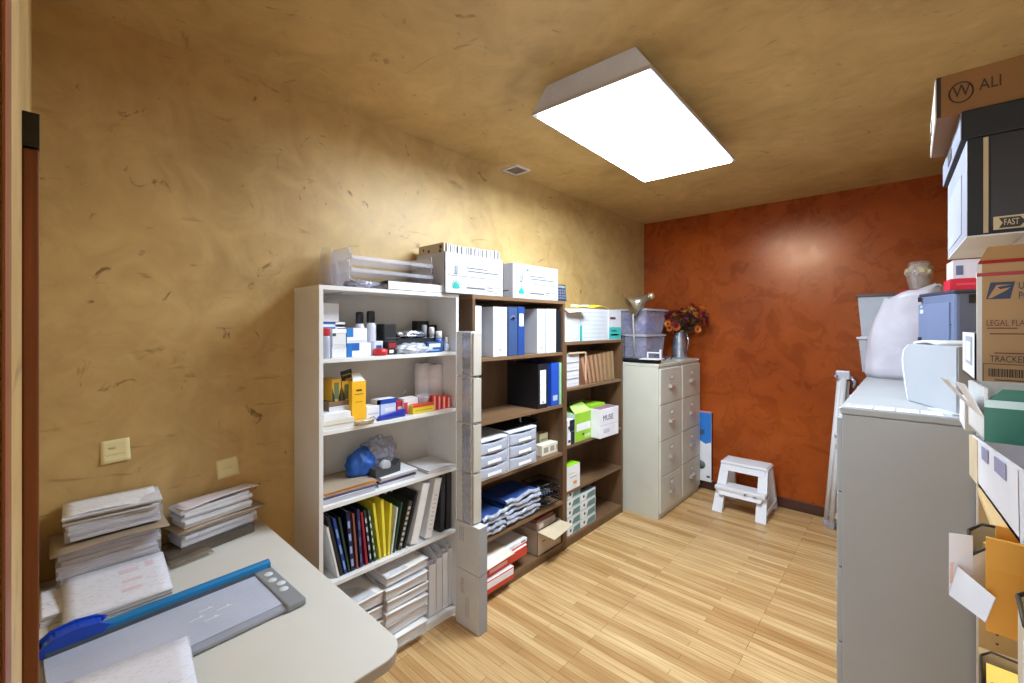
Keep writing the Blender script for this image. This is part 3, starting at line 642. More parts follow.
r = thing('scissors', 'black handled scissors lying at the back of the second shelf', 'scissors', (-2.05, on_x(402, 398, -2.05).y, z+.01), 0, None, (0, -.9, .3))
g = G()
for s in (-1, 1): g.tube([(.02*math.cos(q*PI/6), s*.018+.014*math.sin(q*PI/6), .05+.0*q) for q in range(13)], .004, 6)
g.obj('handles', BLACK, r)
g = G(); g.box(.02, .1, -.008, .0, .048, .05); g.box(.02, .1, .0, .008, .0505, .0525); g.obj('blades', STEEL, r)
r = box_at('carton', 'flat yellow and red box at the front of the second shelf', 'box', 413, 434, 404, -1.945, z, .045, (226, 200, 60), [('+x', 0, 1, .72, 1, (206, 70, 40)), ('+z', .05, .95, .05, .95, (204, 64, 36)), ('+x', .1, .9, .3, .4, (180, 150, 40))])
for k in range(4):
    ya = 432.5+k*4.7
    box_at('carton', ['leftmost of the four red and white boxes in a row, right of the second shelf', 'second from the left of the four red and white boxes in a row', 'third from the left of the four red and white boxes in a row', 'rightmost of the four red and white boxes in a row by the side panel'][k],
           'box', ya, ya+4.3, 395.5+k*.3, -1.955, z, .04, (204, 52, 40), [('+x', .35, .65, .05, .95, (232, 180, 172))], group='red and white boxes')

# ------------------------------------------------------------------ third shelf
z = WS[2]
def flat_pile(items, u0, u1, x, z0, dep, group):
    zz = z0
    for i, (nm, lb, cat, h, rgb, edge, du) in enumerate(items):
        y0, y1 = on_x(u0+du, 300, x).y, on_x(u1+du, 300, x).y
        r = thing(nm, lb, cat, (x-dep/2+random.uniform(-.008, .006), (y0+y1)/2, zz), random.uniform(-.05, .05), group)
        L = y1-y0
        G().box(-dep/2, dep/2, -L/2, L/2, h*.82, h, 0, .0008).obj('cover', mat(rgb, .6), r)
        G().box(-dep/2+.002, dep/2-.003, -L/2+.002, L/2-.002, 0, h*.82, 0, .0005).obj('pages', edge or PEDGE, r)
        zz += h+.0008
    return zz
ORG = mat((226, 160, 70), .6)
flat_pile([('folder', 'teal-grey folder at the bottom of the folder pile on the third shelf', 'folder', .012, (180, 196, 206), PEDGE_BLUE, 1),
           ('folder', 'white folder with bent edge low in the folder pile', 'folder', .010, (226, 230, 238), PEDGE_BLUE, 0),
           ('folder', 'purple-edged folder in the middle of the folder pile', 'folder', .010, (120, 110, 150), mat((110, 100, 150), .6), 2),
           ('folder', 'white folder just above the purple-edged one', 'folder', .008, (230, 226, 224), PEDGE, 1),
           ('folder', 'orange folder second from the top of the folder pile', 'folder', .008, (232, 160, 64), ORG, 2),
           ('folder', 'grey-brown folder on top of the folder pile at the left of the third shelf', 'folder', .006, (166, 148, 128), ORG, 0)], 324, 376, -1.93, z, .235, 'folders lying on the third shelf')
zt = flat_pile([('notebook', 'white notebook at the bottom of the notebook pile on the third shelf', 'notebook', .014, (226, 226, 230), PEDGE, 0),
           ('notebook', 'notebook with dark violet edge in the notebook pile', 'notebook', .010, (90, 86, 124), mat((96, 90, 130), .6), 1),
           ('notebook', 'white notebook with a dark binding strip near the top of the notebook pile', 'notebook', .010, (228, 228, 234), PEDGE_BLUE, 0),
           ('notebook', 'white spiral notebook on top of the pile under the tape dispenser', 'notebook', .012, (232, 232, 238), PEDGE, 1)], 380, 416, -1.945, z, .22, 'notebooks on the third shelf')
r = thing('tape_dispenser', 'dark grey tape dispenser on the notebook pile of the third shelf', 'tape dispenser', (-1.985, on_x(385, 465, -1.985).y, zt+.001), .12)
prof = [(-.075, 0), (.08, 0), (.084, .05), (.076, .062), (.05, .036), (.01, .028), (-.03, .036), (-.055, .056), (-.078, .046)]
g = G(); g.prism(prof, 'x', -.024, .024); bmesh.ops.bevel(g.b, geom=[e for e in g.b.edges if abs(e.verts[0].co.x-e.verts[1].co.x) < 1e-5], offset=.002, segments=2, affect='EDGES'); g.obj('body', mat((62, 64, 70), .45), r)
G().lathe([(.022, -.012), (.028, -.012), (.028, .012), (.022, .012)], (0, 0, 0), 24, 0, Matrix.Translation((0, .0, .044)) @ Matrix.Rotation(PI/2, 4, 'Y')).obj('tape_roll', clear((232, 232, 236), .5), r)
G().box(-.022, .022, .078, .086, .05, .066).obj('cutting_edge', STEEL, r)
r = thing('fabric_pouch', 'bright blue pouch behind the tape dispenser on the third shelf', 'pouch', (-2.06, on_x(361, 460, -2.06).y, z+.058))
G().blob((0, 0, .04), (.055, .075, .085), 0, 9, .25, 2.2, 4, .0).obj('pouch_body', mat((28, 84, 168), .45, 0, .2, 30), r, smooth=True)
film_bag('plastic_bag', 'crumpled clear plastic bag rising behind the tape dispenser', -2.08, on_x(377, 445, -2.08).y, z+.07, (.05, .10, .085), 33, .5, (170, 178, 205))
r = thing('paper_stack', 'loose white papers lying at the right of the third shelf', 'paper', (-2.045, on_x(432, 468, -2.03).y, z), 0)
G().box(-.115, .115, -.10, .10, 0, .010, 0, .001).box(-.105, .117, -.095, .09, .0105, .018, 0, .001).obj('bundle', PEDGE, r)
G().box(-.112, .112, -.098, .098, .0185, .0192).obj('top_sheet', PAPER, r)

# ------------------------------------------------------------------ fourth shelf: leaning folders and binders
z = WS[3]
def leaner(nm, lb, cat, ub, ut, vt, th, rgb, spine=None, edge=None, x=-1.945, dep=.22, binder=False, group=None, z0=None, dots=None):
    z0 = z if z0 is None else z0
    yb = on_x(ub, 300, x).y; ytop = on_x(ut, 300, x); yt = ytop.y; zt = on_x(ut, vt, x).z
    lean = math.atan2(yt-yb, zt-z0); h = math.hypot(yt-yb, zt-z0)
    r = thing(nm, lb, cat, (x, yb, z0+abs(math.sin(lean))*th/2+.0005), 0, group, (-lean, 0, 0))
    m = mat(rgb, .4 if binder else .5)
    g = G()
    if binder:
        g.box(-dep, 0, -th/2, -th/2+.003, 0, h, 0, .001); g.box(-dep, 0, th/2-.003, th/2, 0, h, 0, .001); g.box(-.003, .0015, -th/2, th/2, 0, h, 0, .001)
    else:
        g.box(-dep, 0, -th/2, -th/2+.0015, 0, h); g.box(-dep, -.004, th/2-.0015, th/2, 0, h*.97); g.box(-.0015, 0, -th/2, th/2, 0, h*.985)
    g.obj('cover', m, r)
    G().box(-dep+.006, -.006, -th/2+.0035 if binder else -th/2+.002, th/2-.0035 if binder else th/2-.002, .006, h*(.93 if binder else .96)).obj('pages', edge or PEDGE, r)
    if spine:
        G().box(.0015, .0022, -th*.36, th*.36, h*spine[1], h*spine[2]).obj('spine_label', mat(spine[0], .5), r)
    if dots:
        g = G()
        for q in range(dots[1]): g.box(.0003, .0016, -th*.3, th*.3, h*(.08+.84*q/dots[1]), h*(.08+.84*(q+.55)/dots[1]))
        g.obj('spine_pattern', mat(dots[0], .45), r)
    if binder and not spine:
        g = G(); g.lathe([(.004, 0), (.004, .0015)], n=10, mtx=Matrix.Translation((.0015, 0, h*.1)) @ Matrix.Rotation(PI/2, 4, 'Y')); g.lathe([(.004, 0), (.004, .0015)], n=10, mtx=Matrix.Translation((.0015, 0, h*.93)) @ Matrix.Rotation(PI/2, 4, 'Y')); g.obj('finger_hole', mat((60, 60, 66), .5), r)
    return r
FG = 'folders leaning on the fourth shelf'
F = [(338.5, 327, 527, .010, (226, 226, 226), None, None, 'white folder leaning at the far left of the fourth shelf'),
     (342, 327.5, 517, .014, (30, 34, 40), None, None, 'black folder leaning right behind the white folder'),
     (346, 333.5, 518, .014, (26, 60, 140), None, ((120, 160, 220), 3), 'bright blue folder with pale spine marks near the left'),
     (349.5, 339, 517, .010, (36, 58, 44), None, None, 'dark green folder between the two blue ones'),
     (353, 347.5, 511, .018, (20, 30, 70), None, ((150, 175, 220), 4), 'navy folder with a blue and white label strip down its spine'),
     (357.5, 353, 513, .010, (138, 84, 70), None, None, 'reddish brown folder beside the navy one'),
     (361.5, 358, 509, .014, (44, 46, 92), None, ((90, 96, 150), 3), 'indigo folder left of the crimson one'),
     (367, 361.5, 512, .012, (150, 28, 52), None, None, 'crimson folder in the middle of the fourth shelf'),
     (371, 364.5, 510, .012, (34, 34, 44), None, ((190, 196, 210), 5), 'black folder with white tab marks beside the crimson one'),
     (375.5, 368.5, 509, .010, (52, 96, 70), None, ((220, 226, 220), 6), 'green folder with white tabs left of the yellow ones'),
     (380.5, 373.5, 503, .014, (226, 214, 70), None, None, 'leftmost of the three yellow folders'),
     (385, 382, 499, .016, (236, 222, 74), None, None, 'middle one of the three yellow folders'),
     (388.5, 391, 503, .014, (224, 210, 66), None, None, 'rightmost of the three yellow folders'),
     (391.5, 397.5, 507, .010, (214, 218, 216), None, None, 'pale grey folder just right of the yellow ones'),
     (394, 402, 502, .010, (40, 80, 62), None, None, 'deep green folder leaning towards the white binders'),
     (399.5, 411, 501, .022, (60, 58, 50), None, ((190, 188, 176), 8), 'olive black folder with a pale speckled spine'),
     (404.5, 417.5, 492, .014, (40, 42, 52), None, None, 'dark slate folder leaning against the first white binder')]
for (ub, ut, vt, th, rgb, sp, dots, lb) in F: leaner('folder', lb, 'folder', ub, ut, vt, th, rgb, sp, None, -1.95, .21, False, FG, None, dots)
BG = 'binders leaning on the fourth shelf'
leaner('ring_binder', 'white binder with a blank spine leaning on the fourth shelf', 'binder', 414, 426.5, 484, .046, (232, 232, 236), ((238, 238, 240), .02, .98), None, -1.94, .22, True, BG)
r = leaner('ring_binder', 'white binder with a handwritten spine label leaning beside the blank one', 'binder', 428, 438.5, 479, .046, (230, 230, 234), ((240, 240, 242), .02, .98), None, -1.94, .22, True, BG)
g = G()
for q in range(9): g.tube([(.003, -.010+.020*(s/6)+.002*math.sin(s*3+q), .05+.022*q+.004*math.sin(s*2+q*1.7)) for s in range(7)], .0008, 5)
g.obj('handwriting', mat((120, 124, 140), .6), r)
leaner('ring_binder', 'narrow charcoal binder standing right of the white binders', 'binder', 442, 443.5, 474, .03, (44, 46, 54), ((58, 60, 70), .3, .8), None, -1.95, .22, True, BG)
leaner('ring_binder', 'black binder at the right end of the fourth shelf', 'binder', 448.5, 449, 468, .036, (28, 28, 34), ((44, 44, 52), .3, .8), None, -1.95, .22, True, BG)

# ------------------------------------------------------------------ bottom shelf
z = WS[4]
def ream(lb, u0, u1, zb, zt, x, grp, seed, dep=.22, slant=0):
    rnd = random.Random(seed)
    y0, y1 = on_x(u0, 300, x).y, on_x(u1, 300, x).y; L = y1-y0; h = zt-zb
    r = thing('paper_bundle', lb, 'paper bundle', (x-dep/2+rnd.uniform(-.008, .008), (y0+y1)/2+rnd.uniform(-.004, .004), zb), rnd.uniform(-.05, .05), grp, None)
    r.rotation_euler = (0, 0, rnd.uniform(-.05, .05))
    G().box(-dep/2, dep/2, -L/2, L/2, 0, h*.86, 0, .001).obj('sheets', PEDGE, r)
    G().sheet(lambda a, c: (-dep/2-.003+(dep+.012)*a, -L/2-.002+(L+.004)*c, h*.88+.004*math.sin(2.4*c+seed)*a), 6, 8, .002).obj('cover_sheet', mat((234, 232, 230), .6), r)
    return r
zs = [.043, .110, .175, .240, .300, .360, .416]
names = ['bottom', 'second from the bottom', 'third from the bottom', 'fourth from the bottom', 'fifth from the bottom', 'top']
for k in range(6): ream('white paper bundle, %s of the taller front pile on the lowest shelf' % names[k], 386 if k else 384, 427, zs[k], zs[k+1]-.003, -1.905 if k else -1.885, 'paper bundles in the taller pile', 50+k)
zs = [.043, .13, .215, .29, .36]
names = ['bottom', 'second from the bottom', 'third from the bottom', 'top']
for k in range(4): ream('cream paper bundle, %s of the lower pile beside the table' % names[k], 340, 383, zs[k], zs[k+1]-.003, -1.915, 'paper bundles in the lower pile', 70+k)
def mag_file(lb, u0, u1, vt, x):
    y0, y1 = on_x(u0, 300, x).y, on_x(u1, 300, x).y; L = y1-y0-.003; h = on_x(u0, vt, x).z-z
    r = thing('magazine_file', lb, 'magazine file', (x, (y0+y1)/2, z), 0, 'white magazine files')
    pr = [(-.225, 0), (0, 0), (0, h*.82), (-.03, h*.9), (-.12, h), (-.225, h)]
    m = mat((226, 226, 230), .45)
    g = G()
    for s in (-1, 1): g.prism(pr, 'y', s*L/2-.001, s*L/2+.001)
    g.box(-.002, .0, -L/2, L/2, 0, h*.82); g.box(-.225, -.223, -L/2, L/2, 0, h); g.box(-.225, 0, -L/2, L/2, 0, .003); g.obj('holder', m, r)
    G().box(-.221, -.02, -L/2+.004, L/2-.004, .004, h*.86).obj('papers', PEDGE_BLUE, r)
for k, (u0, u1, vt) in enumerate(((429, 436, 555), (436.3, 442.3, 548), (442.6, 448, 542), (448.3, 453, 537))):
    mag_file(['leftmost of the four white magazine files on the lowest shelf', 'second from the left of the four white magazine files', 'third from the left of the four white magazine files', 'rightmost of the four white magazine files by the side panel'][k], u0, u1, vt, -1.955)

# ------------------------------------------------------------------ column of white boxes between the bookcases
CW = mat((206, 206, 206), .5); CG = mat((150, 150, 154), .45)
zl = [0, .314, .574]
for k in range(2):
    r = thing('carton', ['upright slim white carton on the floor at the foot of the box column', 'slim white carton standing on the lowest carton of the box column'][k], 'box', (-1.782, 1.612, zl[k]+.0005), .02, 'boxes stacked in a column')
    h = zl[k+1]-zl[k]-.003
    G().box(-.093, .093, -.031, .031, 0, h, 0, .003).obj('body', CW, r)
    G().box(.0932, .0945, -.030, .030, .002, h-.002).obj('side_flap', CG, r)
    g = G()
    if k == 0:
        text('nuvi', .05, (-.035, -.0314, h*.72), (0, 0, -1), (1, 0, 0), mat((190, 150, 160), .6), r)
        for q in range(3): g.box(-.012+.012*q, -.009+.012*q, -.0318, -.031, h*.2, h*.55)
    else:
        for q in range(3): g.box(-.06+.014*q, -.054+.014*q, -.0318, -.031, h*.6, h*.9)
    g.obj('printed_line', mat((170, 168, 176), .6), r)
zl = [.574, .852, 1.122, 1.376, 1.622]
for k in range(4):
    nmz = ['lowest', 'second from the bottom', 'third from the bottom', 'topmost'][k]
    r = thing('carton', '%s of the four narrow boxes with silver wrap in the column' % nmz, 'box', (-1.806, 1.612, zl[k]+.0005), 0, 'boxes stacked in a column')
    h = zl[k+1]-zl[k]-.003
    G().box(-.067, .056, -.029, .029, 0, h, 0, .002).obj('body', CW, r)
    G().box(.0562, .070, -.024, .034, .004, h-.008, 0, .002).obj('inner_sleeve', mat((186, 180, 170), .5), r)
    G().sheet(lambda a, c: (-.010+.067*a, -.0305-.005*abs(math.sin(9*a+3*math.sin(14*c+k)+2*k)), .006+(h-.012)*c), 18, 30, .0008).obj('silver_wrap', mat((178, 180, 190), .2, .55, .2, 30, 1, .5), r)
# ------------------------------------------------------------------ tall brown bookcase
def binder(lb, u0, u1, vt, z0, x=-1.90, dep=.28, rgb=(208, 208, 214), label=None, group=None, hole=True, spine=None):
    y0, y1 = on_x(u0, 300, x).y+.001, on_x(u1, 300, x).y-.001; th = y1-y0; h = on_x((u0+u1)/2, vt, x).z-z0
    r = thing('ring_binder', lb, 'binder', (x, (y0+y1)/2, z0+.0005), 0, group)
    m = mat(rgb, .38); c = .0032
    g = G(); g.box(-dep, 0, -th/2, -th/2+c, 0, h, 0, .001); g.box(-dep, 0, th/2-c, th/2, 0, h, 0, .001); g.box(-c, .001, -th/2, th/2, 0, h, 0, .001); g.obj('cover', m, r)
    G().box(-dep+.012, -.012, -th/2+c+.002, th/2-c-.008, .008, h-.016).obj('pages', PEDGE, r)
    if spine: G().box(.001, .0018, -th/2+.002, th/2-.002, .004, h-.004).obj('spine_sheet', mat(spine, .45), r)
    if label: G().box(.001, .0024, -th*.3, th*.3, h*label[0], h*label[1], 0).obj('spine_label', mat(label[2] if len(label) > 2 else (236, 236, 236), .5), r)
    if hole and th > .02: G().lathe([(.007, 0), (.009, .001), (.009, .002), (.006, .002)], n=14, mtx=Matrix.Translation((.001, 0, h*.14)) @ Matrix.Rotation(PI/2, 4, 'Y')).obj('finger_ring', STEEL, r)
    return r
z = BS[0]; BG = 'binders on the top shelf of the tall brown bookcase'
binder('narrow white binder at the left end of the top brown shelf', 474.5, 481.5, 306, z, group=BG)
binder('thick white binder with pale cover left of the navy ones', 493, 507, 307, z, -1.90, .28, (196, 197, 204), None, BG, True, (206, 206, 212))
b_ = binder('navy binder with a printed pattern on its spine', 508, 517.5, 307, z, -1.895, .28, (44, 66, 108), None, BG, False, (52, 74, 116))
g = G()
for q in range(4): g.lathe([(.012, .0004), (.012, .0012)], n=12, mtx=Matrix.Translation((.0018, -.012+.008*q, .24+.008*(q % 2))) @ Matrix.Rotation(PI/2, 4, 'Y'))
g.obj('spine_print', mat((70, 90, 132), .5), b_)
binder('blue binder with a white spine label beside the navy one', 518, 524.5, 307, z, -1.895, .28, (34, 66, 132), (.6, .86), BG, False)
binder('thick white binder right of the blue ones with a plain spine', 537, 545.5, 309, z, -1.90, .28, (196, 197, 204), None, BG, True, (206, 206, 212))
b_ = binder('white binder with a column of small print on its spine', 546, 556, 309, z, -1.90, .28, (200, 200, 206), None, BG, False, (208, 208, 212))
g = G()
for q in range(12): g.box(.0019, .0024, -.014, -.014+random.uniform(.012, .026), .06+.018*q, .065+.018*q)
g.obj('spine_print', mat((150, 152, 160), .6), b_)
binder('black binder at the right end of the top brown shelf', 556.7, 559.8, 311, z, -1.90, .28, (24, 28, 36), None, BG, False)
binder('dark navy binder pressed against the right side panel of the tall brown bookcase', 560.1, 561.4, 311, z, -1.90, .28, (26, 34, 52), None, BG, False)
z = BS[1]; BG = 'binders on the second shelf of the tall brown bookcase'
binder('large thick black binder with a white spine label on the second brown shelf', 538, 547.6, 364, z, -1.895, .29, (26, 26, 31), (.1, .86), BG, True)
binder('narrow black binder hidden in shade between the thick black and blue ones', 548, 550.8, 366, z, -1.935, .27, (20, 20, 24), None, BG, False)
b_ = binder('bright blue binder with a small pale tag on the second brown shelf', 551.2, 558.8, 363, z, -1.895, .28, (34, 78, 180), (.12, .24, (170, 190, 210)), BG, False)
binder('pale green binder at the right end of the second brown shelf', 559.2, 561.4, 363, z, -1.895, .28, (150, 200, 150), None, BG, False)

# plastic drawer units
z = BS[2]
def drawer_unit(lb, u0, u1, vt, x, contents):
    y0, y1 = on_x(u0, 300, x).y+.002, on_x(u1, 300, x).y-.002; L = y1-y0; h = on_x((u0+u1)/2, vt, x).z-z; d = .28
    r = thing('drawer_unit', lb, 'plastic drawers', (x, (y0+y1)/2, z+.0005), 0, 'clear plastic drawer units')
    m = mat((226, 228, 238), .35)
    g = G(); g.box(-d, 0, -L/2, -L/2+.006, 0, h, 0, .002); g.box(-d, 0, L/2-.006, L/2, 0, h, 0, .002); g.box(-d, .004, -L/2, L/2, h-.014, h, 0, .004); g.box(-d, 0, -L/2, L/2, 0, .008); g.box(-d, -d+.004, -L/2, L/2, 0, h)
    for k in (1, 2): g.box(-d, -.01, -L/2, L/2, h*k/3-.002, h*k/3+.002)
    g.obj('housing', m, r)
    for k in range(3):
        z0, z1 = .01+(h-.02)*k/3, .01+(h-.02)*(k+1)/3-.006
        hw = L/2-.009
        dr = G(); dr.sheet(lambda a, c: (.004+.014*math.sin(PI*a), -hw+2*hw*a, z0+(z1-z0-(.005*math.exp(-((a-.5)/.35)**2)))*c), 16, 4, .003)
        dr.box(-d+.01, .004, -hw, hw, z0, z0+.003)
        for s in (-1, 1): dr.box(-d+.01, .004, s*hw-.001, s*hw+.001, z0, z1-.012)
        dd = dr.obj('drawer', clear((214, 220, 236), .5, .2), r)
        G().box(.0205, .0215, -L*.22, L*.22, z0+.014, z0+.034, 0).obj('drawer_label', mat((240, 240, 244), .5), dd)
        o = G()
        rn = random.Random(k+int(u0))
        for q in range(7):
            yy = rn.uniform(-hw+.02, hw-.03); o.box(-.2+rn.uniform(0, .05), -.012, yy, yy+rn.uniform(.015, .04), z0+.003, z0+rn.uniform(.02, .06), q % 3, .003)
        o.obj('contents', [mat(c, .5) for c in contents], dd)
    return r
drawer_unit('left one of two clear plastic three-drawer units with reddish contents', 476, 507.5, 438.5, -1.885, ((150, 110, 130), (110, 120, 160), (190, 190, 205)))
drawer_unit('right one of two clear plastic three-drawer units with bluish contents', 508, 536.5, 429, -1.885, ((90, 110, 150), (140, 160, 190), (200, 200, 215)))
hz = max(on_x((476+507.5)/2, 438.5, -1.885).z, on_x((508+536.5)/2, 429, -1.885).z)
r = thing('tray', 'flat black tray lying on top of the plastic drawer units', 'tray', (-2.02, on_x(512, 422, -2.02).y, hz+.002))
G().box(-.10, .10, -.17, .16, 0, .006, 0, .002).box(-.10, -.094, -.17, .16, .006, .03).box(-.1, .1, .154, .16, .006, .03).obj('tray_body', DARK, r)
G().lathe([(.012, .006), (.018, .012), (.006, .03), (.012, .045), (.002, .05)], (.03, .05, 0), 14).obj('knob', mat((130, 130, 136), .25, .8), r)
box_at('carton', 'tall cream box at the back beside the plastic drawers', 'box', 540, 548, 433, -2.01, z, .07, (206, 198, 160), [('+x', .1, .9, .6, .7, (150, 140, 110))])
r = box_at('carton', 'long cream box lying in front of the tall cream one', 'box', 542, 562, 443, -1.93, z, .07, (224, 218, 200), [('+x', .08, .3, .25, .75, (150, 145, 130)), ('+x', .4, .6, .25, .75, (160, 154, 140)), ('+x', .7, .92, .25, .75, (150, 145, 130))])
box_at('carton', 'small white box between the drawers and the cream boxes', 'box', 537.5, 542.5, 447, -1.97, z, .05, (226, 224, 220), [('+x', .2, .8, .3, .6, (180, 180, 180))])
# blue bags on the fourth shelf
z = BS[3]
def bag_pile(u0, u1, n, x, hs, seed, which, dep=.26):
    y0, y1 = on_x(u0, 300, x).y, on_x(u1, 300, x).y; zz = z+.007
    for k in range(n):
        L = y1-y0; h = hs
        r = thing('packed_shirt', ['lowest', 'second from the bottom', 'third from the bottom', 'fourth from the bottom', 'topmost'][k if k < n-1 else 4]+' blue garment folded in clear plastic, in the %s pile' % which, 'folded garment', (x-dep/2+.004*(k % 2), (y0+y1)/2, zz), random.uniform(-.04, .04), 'blue garments in clear bags')
        g = G()
        def f(a, c, k=k, s=0):
            e = (1-(2*a-1)**8)*(1-(2*c-1)**8)
            return (-dep/2+dep*a, -L/2+L*c, h*(.5+.40*e)+.004*math.sin(6*a+3*c+k+seed))
        def f2(a, c): p = f(a, c); return (p[0], p[1], max(.001, h*.48-.42*h*(1-(2*a-1)**8)*(1-(2*c-1)**8)))
        g.sheet(f, 14, 14, .003); g.sheet(f2, 14, 14, .002)
        g.box(-dep/2+.012, dep/2-.012, -L/2+.01, L/2-.01, h*.12, h*.75)
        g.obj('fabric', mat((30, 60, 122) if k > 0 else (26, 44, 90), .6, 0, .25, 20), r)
        g = G(); g.sheet(lambda a, c: (dep/2-.03+.04*math.sin(PI*min(1,a*.6+.2))+.005*math.sin(11*c+k), -L/2-.004+(L+.008)*c, h*(.06+.98*a)+.005*math.sin(9*c+2*k)+.003*math.sin(23*c+k)), 6, 40, .001)
        g.obj('plastic_bag', film((206, 214, 232), .62), r)
        zz += h+.001
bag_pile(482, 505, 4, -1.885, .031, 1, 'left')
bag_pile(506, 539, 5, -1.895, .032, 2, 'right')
r = thing('desk_organizer', 'tangled black mesh desk trays beside the blue garments', 'organizer', (-1.955, 2.46, z+.035), -.25, None, (.08, -.12, -.25))
g = G()
for k in range(3):
    zz = .0+.055*k
    for (a, b_) in (((-.13, -.10), (.13, -.10)), ((.13, -.10), (.13, .10)), ((.13, .10), (-.13, .10)), ((-.13, .10), (-.13, -.10))):
        g.tube([(*a, zz), (*b_, zz)], .004, 6); g.tube([(a[0]*1.04, a[1]*1.06, zz+.04), (b_[0]*1.04, b_[1]*1.06, zz+.04)], .004, 6)
    for q in range(9): g.tube([(-.13+.0325*q, -.10, zz), (-.13+.0325*q, .10, zz)], .0018, 5)
    for q in range(9): g.tube([(-.13+.0325*q, -.10, zz), (-.135+.0335*q, -.106, zz+.04)], .002, 5); g.tube([(-.13+.0325*q, .10, zz), (-.135+.0335*q, .106, zz+.04)], .002, 5)
g.obj('wire_tray', mat((20, 20, 26), .25), r); r.scale = (.85, .8, .9)
G().box(-.12, .12, -.09, .09, .06, .064).obj('tray_base', mat((16, 16, 20), .15), r)
g = G()
for q in range(5): g.box(-.1+.02*q, .09, -.07+.028*q, -.055+.028*q, .066, .072, 0, .002)
g.obj('pens', mat((150, 152, 170), .25, .4), r)
# bottom shelf
z = BS[4]
def red_box(lb, y0, y1, z0, h, xf, rz, top, dep=.3):
    return pack('carton', lb, 'box', xf-dep/2, (y0+y1)/2, z0, (dep, y1-y0, h), (198, 60, 44), [('+x', 0, 1, .55, 1, (234, 230, 230)) if top else ('+x', .02, .98, .4, .9, (228, 222, 224)), ('+z', 0, 1, 0, 1, (236, 232, 232))], rz, 'red and white boxes on the brown shelf')
ya, yb = 1.738, on_x(511, 590, -1.87).y
red_box('lowest red and white paper box sticking out of the brown bookcase', ya, yb, z, .075, -1.845, .0, False)
pack('carton', 'red paper box with a white top lying across the lowest one', 'box', -2.0, ya+.26, z+.076, (.25, .40, .06), (200, 62, 46), [('+x', .1, .5, .3, .7, (230, 160, 150)), ('+z', 0, 1, 0, 1, (232, 226, 226))], .03, 'red and white boxes on the brown shelf')
r = pack('carton', 'long white box with red side on top of the red boxes', 'box', -2.01, ya+.27, z+.137, (.24, .42, .035), (236, 234, 236), [('+x', .0, 1, 0, .3, (200, 60, 48)), ('+x', .85, .95, .5, .8, (120, 124, 140))], .05, 'red and white boxes on the brown shelf')
r = thing('paper_sheet', 'cream paper sliding off the front of the red and white boxes', 'paper', (-1.93, ya+.17, z+.174), .05)
G().sheet(lambda a, c: (-.08+.17*a, -.13+.26*c, .004-.055*max(0, a-.45)**1.3), 12, 6, .001).obj('sheet', mat((232, 222, 204), .6), r)
# cardboard carton with flap, folded cardboard on it
y0, y1 = on_x(538, 520, -1.89).y, 2.602; L = y1-y0
r = thing('carton', 'open brown and grey carton with its flap hanging out over the bottom shelf', 'carton', (-2.03, (y0+y1)/2, z))
g = G(); w = .004; d = .27; h = .17
g.box(-d/2, d/2, -L/2, L/2, 0, w); g.box(d/2-w, d/2, -L/2, L/2, 0, h); g.box(-d/2, -d/2+w, -L/2, L/2, 0, h); g.box(-d/2, d/2, -L/2, -L/2+w, 0, h); g.box(-d/2, d/2, L/2-w, L/2, 0, h)
g.obj('body', mat((178, 160, 140), .65), r)
G().hexa([(d/2, -L/2, h), (d/2, L/2-.014, h), (d/2-.003, L/2-.014, h), (d/2-.003, -L/2, h)], [(d/2+.11, -L/2+.05, h-.035), (d/2+.09, L/2+.03, h-.02), (d/2+.09, L/2+.03, h-.023), (d/2+.11, -L/2+.05, h-.038)]).obj('flap', mat((206, 188, 158), .65), r)
g = G()
for (a, b_) in ((-.08, .1), (.0, .06), (.05, .12)): g.box(d/2, d/2+.0008, a, a+.03, .05+b_*.3, .06+b_*.3)
g.obj('printed_mark', mat((110, 100, 92), .6), r)
r = thing('carton', 'flattened grey-brown carton with a red strip lying in the open carton', 'carton', (-2.02, (y0+y1)/2-.02, z+.175), 0, None, (0, 0, .06))
G().box(-.13, .12, -L/2+.01, L/2-.04, 0, .05, 0, .003).obj('body', mat((138, 118, 104), .6), r)
G().box(-.12, .11, -L/2+.02, L/2-.05, .0505, .072, 0, .003).obj('folded_sleeve', mat((120, 66, 56), .6), r)
G().box(.1202, .1212, -L/2+.03, -L/2+.08, .01, .04).obj('label', mat((200, 190, 180), .6), r)

# ------------------------------------------------------------------ lower brown bookcase
zt = 1.531
def grid_carton(lb, u0, u1, vt, xf, dep, extra):
    r = box_at('carton', lb, 'carton', u0, u1, vt, xf, zt, dep, (200, 202, 208), extra, 0, 'white cartons on the lower brown bookcase')
    return r
r = grid_carton('white carton with a printed grid and open flap on the lower brown bookcase', 565, 580, 309, -1.90, .26, [])
g = G(); y0, y1 = on_x(565, 300, -1.90).y, on_x(580, 300, -1.90).y; L = y1-y0; h = on_x(572, 309, -1.9).z-zt
for q in range(6): g.box(.1302, .131, -L/2+.01+L*q/6, -L/2+.012+L*q/6, .01, h*.6)
for q in range(5): g.box(.1302, .131, -L/2+.01, L/2-.01, .02+h*.12*q, .0215+h*.12*q)
g.obj('printed_grid', mat((150, 158, 176), .6), r)
G().hexa([(.13, -L/2-.01, h), (.13, L/2, h), (.127, L/2, h), (.127, -L/2-.01, h)], [(.17, -L/2, h-.03), (.2, L/2+.05, h-.012), (.197, L/2+.05, h-.012), (.167, -L/2, h-.033)]).obj('flap', mat((206, 186, 152), .65), r)
r = grid_carton('white and teal carton of shelf-like print beside the gridded one', 581, 608, 309, -1.90, .27, [('-y', 0, 1, 0, .45, (36, 170, 160)), ('+x', .0, .04, 0, .5, (36, 170, 160))])
